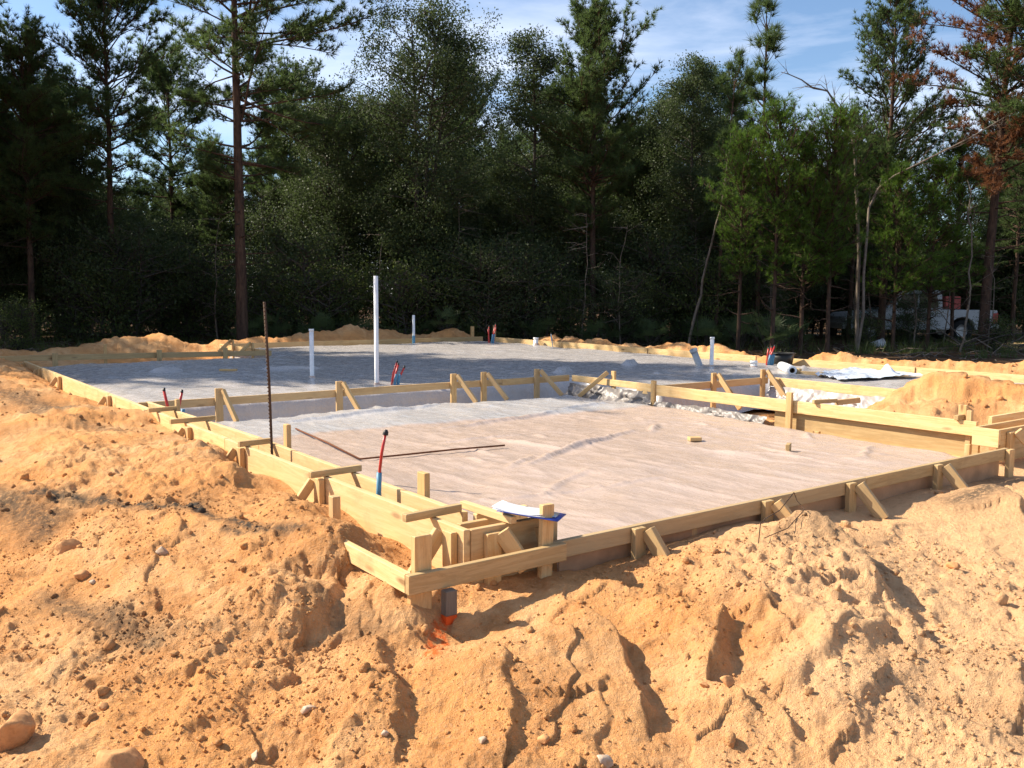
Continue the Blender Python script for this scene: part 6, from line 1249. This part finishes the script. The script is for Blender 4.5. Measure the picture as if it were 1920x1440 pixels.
# ------------------------------------------------------------------ things among the trees
def truck():
    X0, Y0 = 12.0, 32.4; zb = -0.42
    t = thing('pickup_truck', 'white pickup truck with red tail parked among the trees on the right', 'truck', (X0, Y0, zb)); L = 5.5; W = 1.85
    def ext(name, prof, y0, y1, m, par=t):
        n = len(prof); V = [(X0 + a, Y0 + y0, zb + b) for a, b in prof] + [(X0 + a, Y0 + y1, zb + b) for a, b in prof]
        bm = bmesh.new(); vs = [bm.verts.new(v) for v in V]
        bm.faces.new(vs[:n]); bm.faces.new(vs[n:][::-1])
        for i in range(n): bm.faces.new((vs[i], vs[n + i], vs[n + (i + 1) % n], vs[(i + 1) % n]))
        bmesh.ops.recalc_face_normals(bm, faces=bm.faces); bmesh.ops.bevel(bm, geom=[e for e in bm.edges if e.calc_face_angle(0) > 0.5], offset=0.025, segments=2, affect='EDGES')
        me = bpy.data.meshes.new(name); bm.to_mesh(me); bm.free(); me.materials.append(m); o = bpy.data.objects.new(name, me); link(o, par, Matrix.Identity(4)); return o
    def arch(cx, r, z0):
        return [(cx + r * math.cos(a), z0 + r * math.sin(a)) for a in np.linspace(math.pi, 0, 9)]
    body = [(0.05, 0.45)] + arch(0.95, 0.46, 0.42) + [(1.6, 0.42)] + arch(4.25, 0.46, 0.42) + [(5.45, 0.5), (5.5, 1.12), (3.55, 1.14), (1.55, 1.14), (1.45, 1.10), (0.2, 1.0), (0.02, 0.85)]
    ext('body', body, 0, W, TRUCKW)
    cabp = [(1.5, 1.145), (2.0, 1.78), (2.15, 1.83), (3.35, 1.83), (3.5, 1.75), (3.55, 1.145)]
    cb = ext('cab', cabp, 0.08, W - 0.08, TRUCKW)
    for nm, pr in (('side_window', [(1.85, 1.2), (2.1, 1.68), (2.62, 1.72), (2.62, 1.2)]), ('side_window', [(2.70, 1.2), (2.70, 1.72), (3.3, 1.72), (3.4, 1.2)])): ext(nm, pr, 0.062, 0.09, GLASSD, cb)
    V = [(X0 + 1.52, Y0 + 0.2, zb + 1.2), (X0 + 1.52, Y0 + W - 0.2, zb + 1.2), (X0 + 1.95, Y0 + W - 0.25, zb + 1.76), (X0 + 1.95, Y0 + 0.25, zb + 1.76)]
    ob('windscreen', mesh_np('windscreen', [(a - 0.03, b, c + 0.01) for a, b, c in V], [(0, 1, 2, 3)], GLASSD), cb)
    for cx in (0.95, 4.25):
        for yy in (0.02, W - 0.24):
            M = Matrix.Translation((X0 + cx, Y0 + yy, zb + 0.38)) @ Matrix.Rotation(-math.pi / 2, 4, 'X')
            w_ = lathe('wheel', [(0.22, 0.0), (0.36, 0.01), (0.38, 0.05), (0.38, 0.18), (0.36, 0.22), (0.22, 0.22)], 22, RUBBER, t, M); lathe('rim', [(0.0, 0.04), (0.10, 0.02), (0.20, 0.05), (0.225, 0.015), (0.225, 0.2)], 18, RIM, w_, M)
    ext('tail_light', [(5.3, 0.62), (5.515, 0.62), (5.52, 1.05), (5.3, 1.05)], -0.012, 0.14, TRUCKR); ext('red_tailgate_panel', [(3.72, 1.15), (4.3, 1.15), (4.3, 1.62), (3.72, 1.62)], 0.3, 1.5, TRUCKR)
    ext('bumper', [(-0.06, 0.42), (0.06, 0.42), (0.06, 0.62), (-0.06, 0.62)], 0.05, W - 0.05, RIM); ext('bumper', [(5.51, 0.45), (5.6, 0.45), (5.6, 0.62), (5.51, 0.62)], 0.05, W - 0.05, RIM)
    ext('headlight', [(0.03, 0.72), (0.2, 0.72), (0.22, 0.88), (0.03, 0.86)], -0.006, 0.3, PVC); ext('door_handle', [(2.48, 1.02), (2.62, 1.02), (2.62, 1.05), (2.48, 1.05)], -0.02, 0.01, DARKP)
truck()
def pallet():
    c = Vector((15.2, 27.0, gz(15.2, 27.0))); t = thing('wooden_pallet', 'pale wooden pallet on a plank at the right edge before the woods', 'pallet', c)
    for k in range(3): beam('bearer', c + Vector((-0.5, k * 0.35, 0.10)), c + Vector((0.9, k * 0.35, 0.10)), 0.05, 0.10, t, WOOD)
    for k in range(7): beam('slat', c + Vector((-0.45 + k * 0.21, -0.06, 0.163)), c + Vector((-0.45 + k * 0.21, 0.78, 0.163)), 0.12, 0.022, t, WOOD)
    tag(beam('loose_plank', c + Vector((-0.95, -0.15, 0.02)), c + Vector((1.2, -0.1, 0.02)), 0.2, 0.05, None, WOODD), 'grey plank lying under the pale pallet at the right edge', 'plank')
pallet()
def brush():
    rg = random.Random(5); c = Vector((14.3, 26.0, gz(14.3, 26.0))); t = thing('brush_pile', 'pile of bare cut branches at the right before the woods', 'brush pile', c)
    for k in range(22):
        a = c + Vector((rg.uniform(-1.3, 1.4), rg.uniform(-0.8, 0.8), rg.uniform(0.02, 0.30))); d = Vector((rg.uniform(-1, 1), rg.uniform(-.4, .4), rg.uniform(-.16, .2))).normalized() * rg.uniform(0.9, 2.3)
        tube('branch', [a, a + d * 0.35 + Vector((0, 0, rg.uniform(-.05, .22))), a + d * 0.7 + Vector((0, 0, rg.uniform(-.1, .25))), a + d], [rg.uniform(.014, .03), .016, .011, .004], BARKO if k % 3 else BARKG, t, 5)
brush()
def limb_thing(label, pts, r0, subs, seed):
    rg = np.random.RandomState(seed); T = Tree(seed); P = np.array(pts, float); q = np.linspace(0, 1, len(P)); qq = np.linspace(0, 1, 14)
    C = np.stack([np.interp(qq, q, P[:, i]) for i in range(3)], 1); C[1:-1] = (C[:-2] + C[1:-1] * 2 + C[2:]) / 4; C[1:] += rg.randn(13, 3) * 0.03
    T.limb(C, r0 * (1 - qq) ** 0.9 + 0.008, 6); t = unit(np.gradient(C, axis=0))
    for k in range(subs):
        j = rg.randint(4, 13); d = unit(t[j] + rg.randn(3) * np.array([.6, .5, .6])); L = rg.uniform(.4, 1.5) * (1.2 - j / 14); m_ = C[j] + d * L * .5 + rg.randn(3) * .06; e = C[j] + d * L + np.array([0, 0, rg.uniform(0, .3)])
        T.limb([C[j], m_, e], [r0 * .3, r0 * .2, .004], 4)
        for _ in range(3): T.limb([m_, m_ + unit(d + rg.randn(3) * .7) * rg.uniform(.15, .5)], [.008, .003], 3)
    tag(ob('dead_tree', T.wood(BARKG, 'dead_tree')), label, 'dead tree')
limb_thing('bleached dead trunk arching to the right through the green pines', [(9.7, 25.2, -0.4), (9.9, 25.2, 2.0), (10.3, 26.6, 4.1), (11.2, 26.4, 4.9), (12.5, 25.1, 5.4), (13.3, 25.0, 6.1), (14.2, 25.0, 6.5)], 0.036, 12, 3)
limb_thing('bleached bare limb reaching left high above the young pines', [(10.2, 26.5, -0.4), (10.1, 26.5, 3.4), (9.9, 26.5, 5.6), (9.3, 26.3, 6.7), (8.4, 26.2, 7.25), (7.5, 26.1, 7.5)], 0.05, 12, 4)
limb_thing('thin pale trunk leaning right in front of the dark oaks', [(5.3, 27, -0.4), (5.75, 27, 1.8), (6.2, 27, 4.2), (6.5, 27.2, 6.0)], 0.04, 5, 6)
limb_thing('thin bare trunk standing before the truck, forked near the ground', [(13.0, 26, -0.4), (13.2, 26, 1.2), (13.15, 26, 3.0), (13.1, 26.2, 4.5)], 0.028, 8, 7)
def can():
    c = Vector((11.6, 28.2, gz(11.6, 28.2) + 0.1)); t = thing('paint_bucket', 'whitish bucket tipped over on the dark ground near the truck', 'bucket', c)
    M = Matrix.Translation(c) @ Matrix.Rotation(R(75), 4, 'Y'); lathe('bucket_wall', [(0.0, -0.3), (0.14, -0.3), (0.165, 0.1), (0.15, 0.1), (0.13, -0.28), (0, -0.28)], 16, PVC, t, M); lathe('rim', [(0.165, 0.07), (0.178, 0.07), (0.178, 0.10), (0.15, 0.104)], 16, PVC, t, M)
can()
def twigs():
    rg = np.random.RandomState(66); T = Tree(66)
    X, Y = rg.uniform(-16, 19, 3000), rg.uniform(17, 29, 3000); Z, lit, *_ = gzs(X, Y); ok = np.nonzero((lit > 0.6) & (np.abs(X) < 0.66 * Y))[0][:560]
    for x, y, z in zip(X[ok], Y[ok], Z[ok]):
        a = rg.uniform(0, 6.28); L = rg.uniform(0.12, 0.9); r = rg.uniform(0.006, 0.020); d = np.array([math.cos(a), math.sin(a), rg.uniform(-.05, .25)])
        p = np.array([x, y, z + 0.02]); T.limb([p, p + d * L * .5 + rg.randn(3) * .04, p + d * L + rg.randn(3) * .05], [r, r * .8, r * .4], 4)
    tag(ob('fallen_twigs', T.wood(BARKG, 'fallen_twigs')), 'fallen twigs and broken sticks littering the dark ground before the woods', kind='stuff')
twigs()
def weeds():
    rg = np.random.RandomState(67); V = []; F = []
    X, Y = rg.uniform(-17, 19, 4000), rg.uniform(23.5, 31, 4000); Z, lit, *_ = gzs(X, Y); ok = np.nonzero((lit > 0.6) & (vnoise(X * .8, Y * .8, 5) > 0.5))[0][:1100]
    for x, y, z in zip(X[ok], Y[ok], Z[ok]):
        for k in range(7):
            a = rg.uniform(0, 6.28); h = rg.uniform(.10, .42); s_ = np.array([math.cos(a), math.sin(a), 0]); p = np.array([x, y, z - .01]) + rg.randn(3) * np.array([.06, .06, 0]); w = np.array([-s_[1], s_[0], 0]) * .008
            i = len(V); V += [p - w, p + w, p + s_ * h * .5 + np.array([0, 0, h])]; F.append((i, i + 1, i + 2))
    tag(ob('weeds', mesh_np('weeds', np.array(V), np.array(F), BUSHL)), 'thin weeds and grass blades along the foot of the woods', kind='stuff')
weeds()
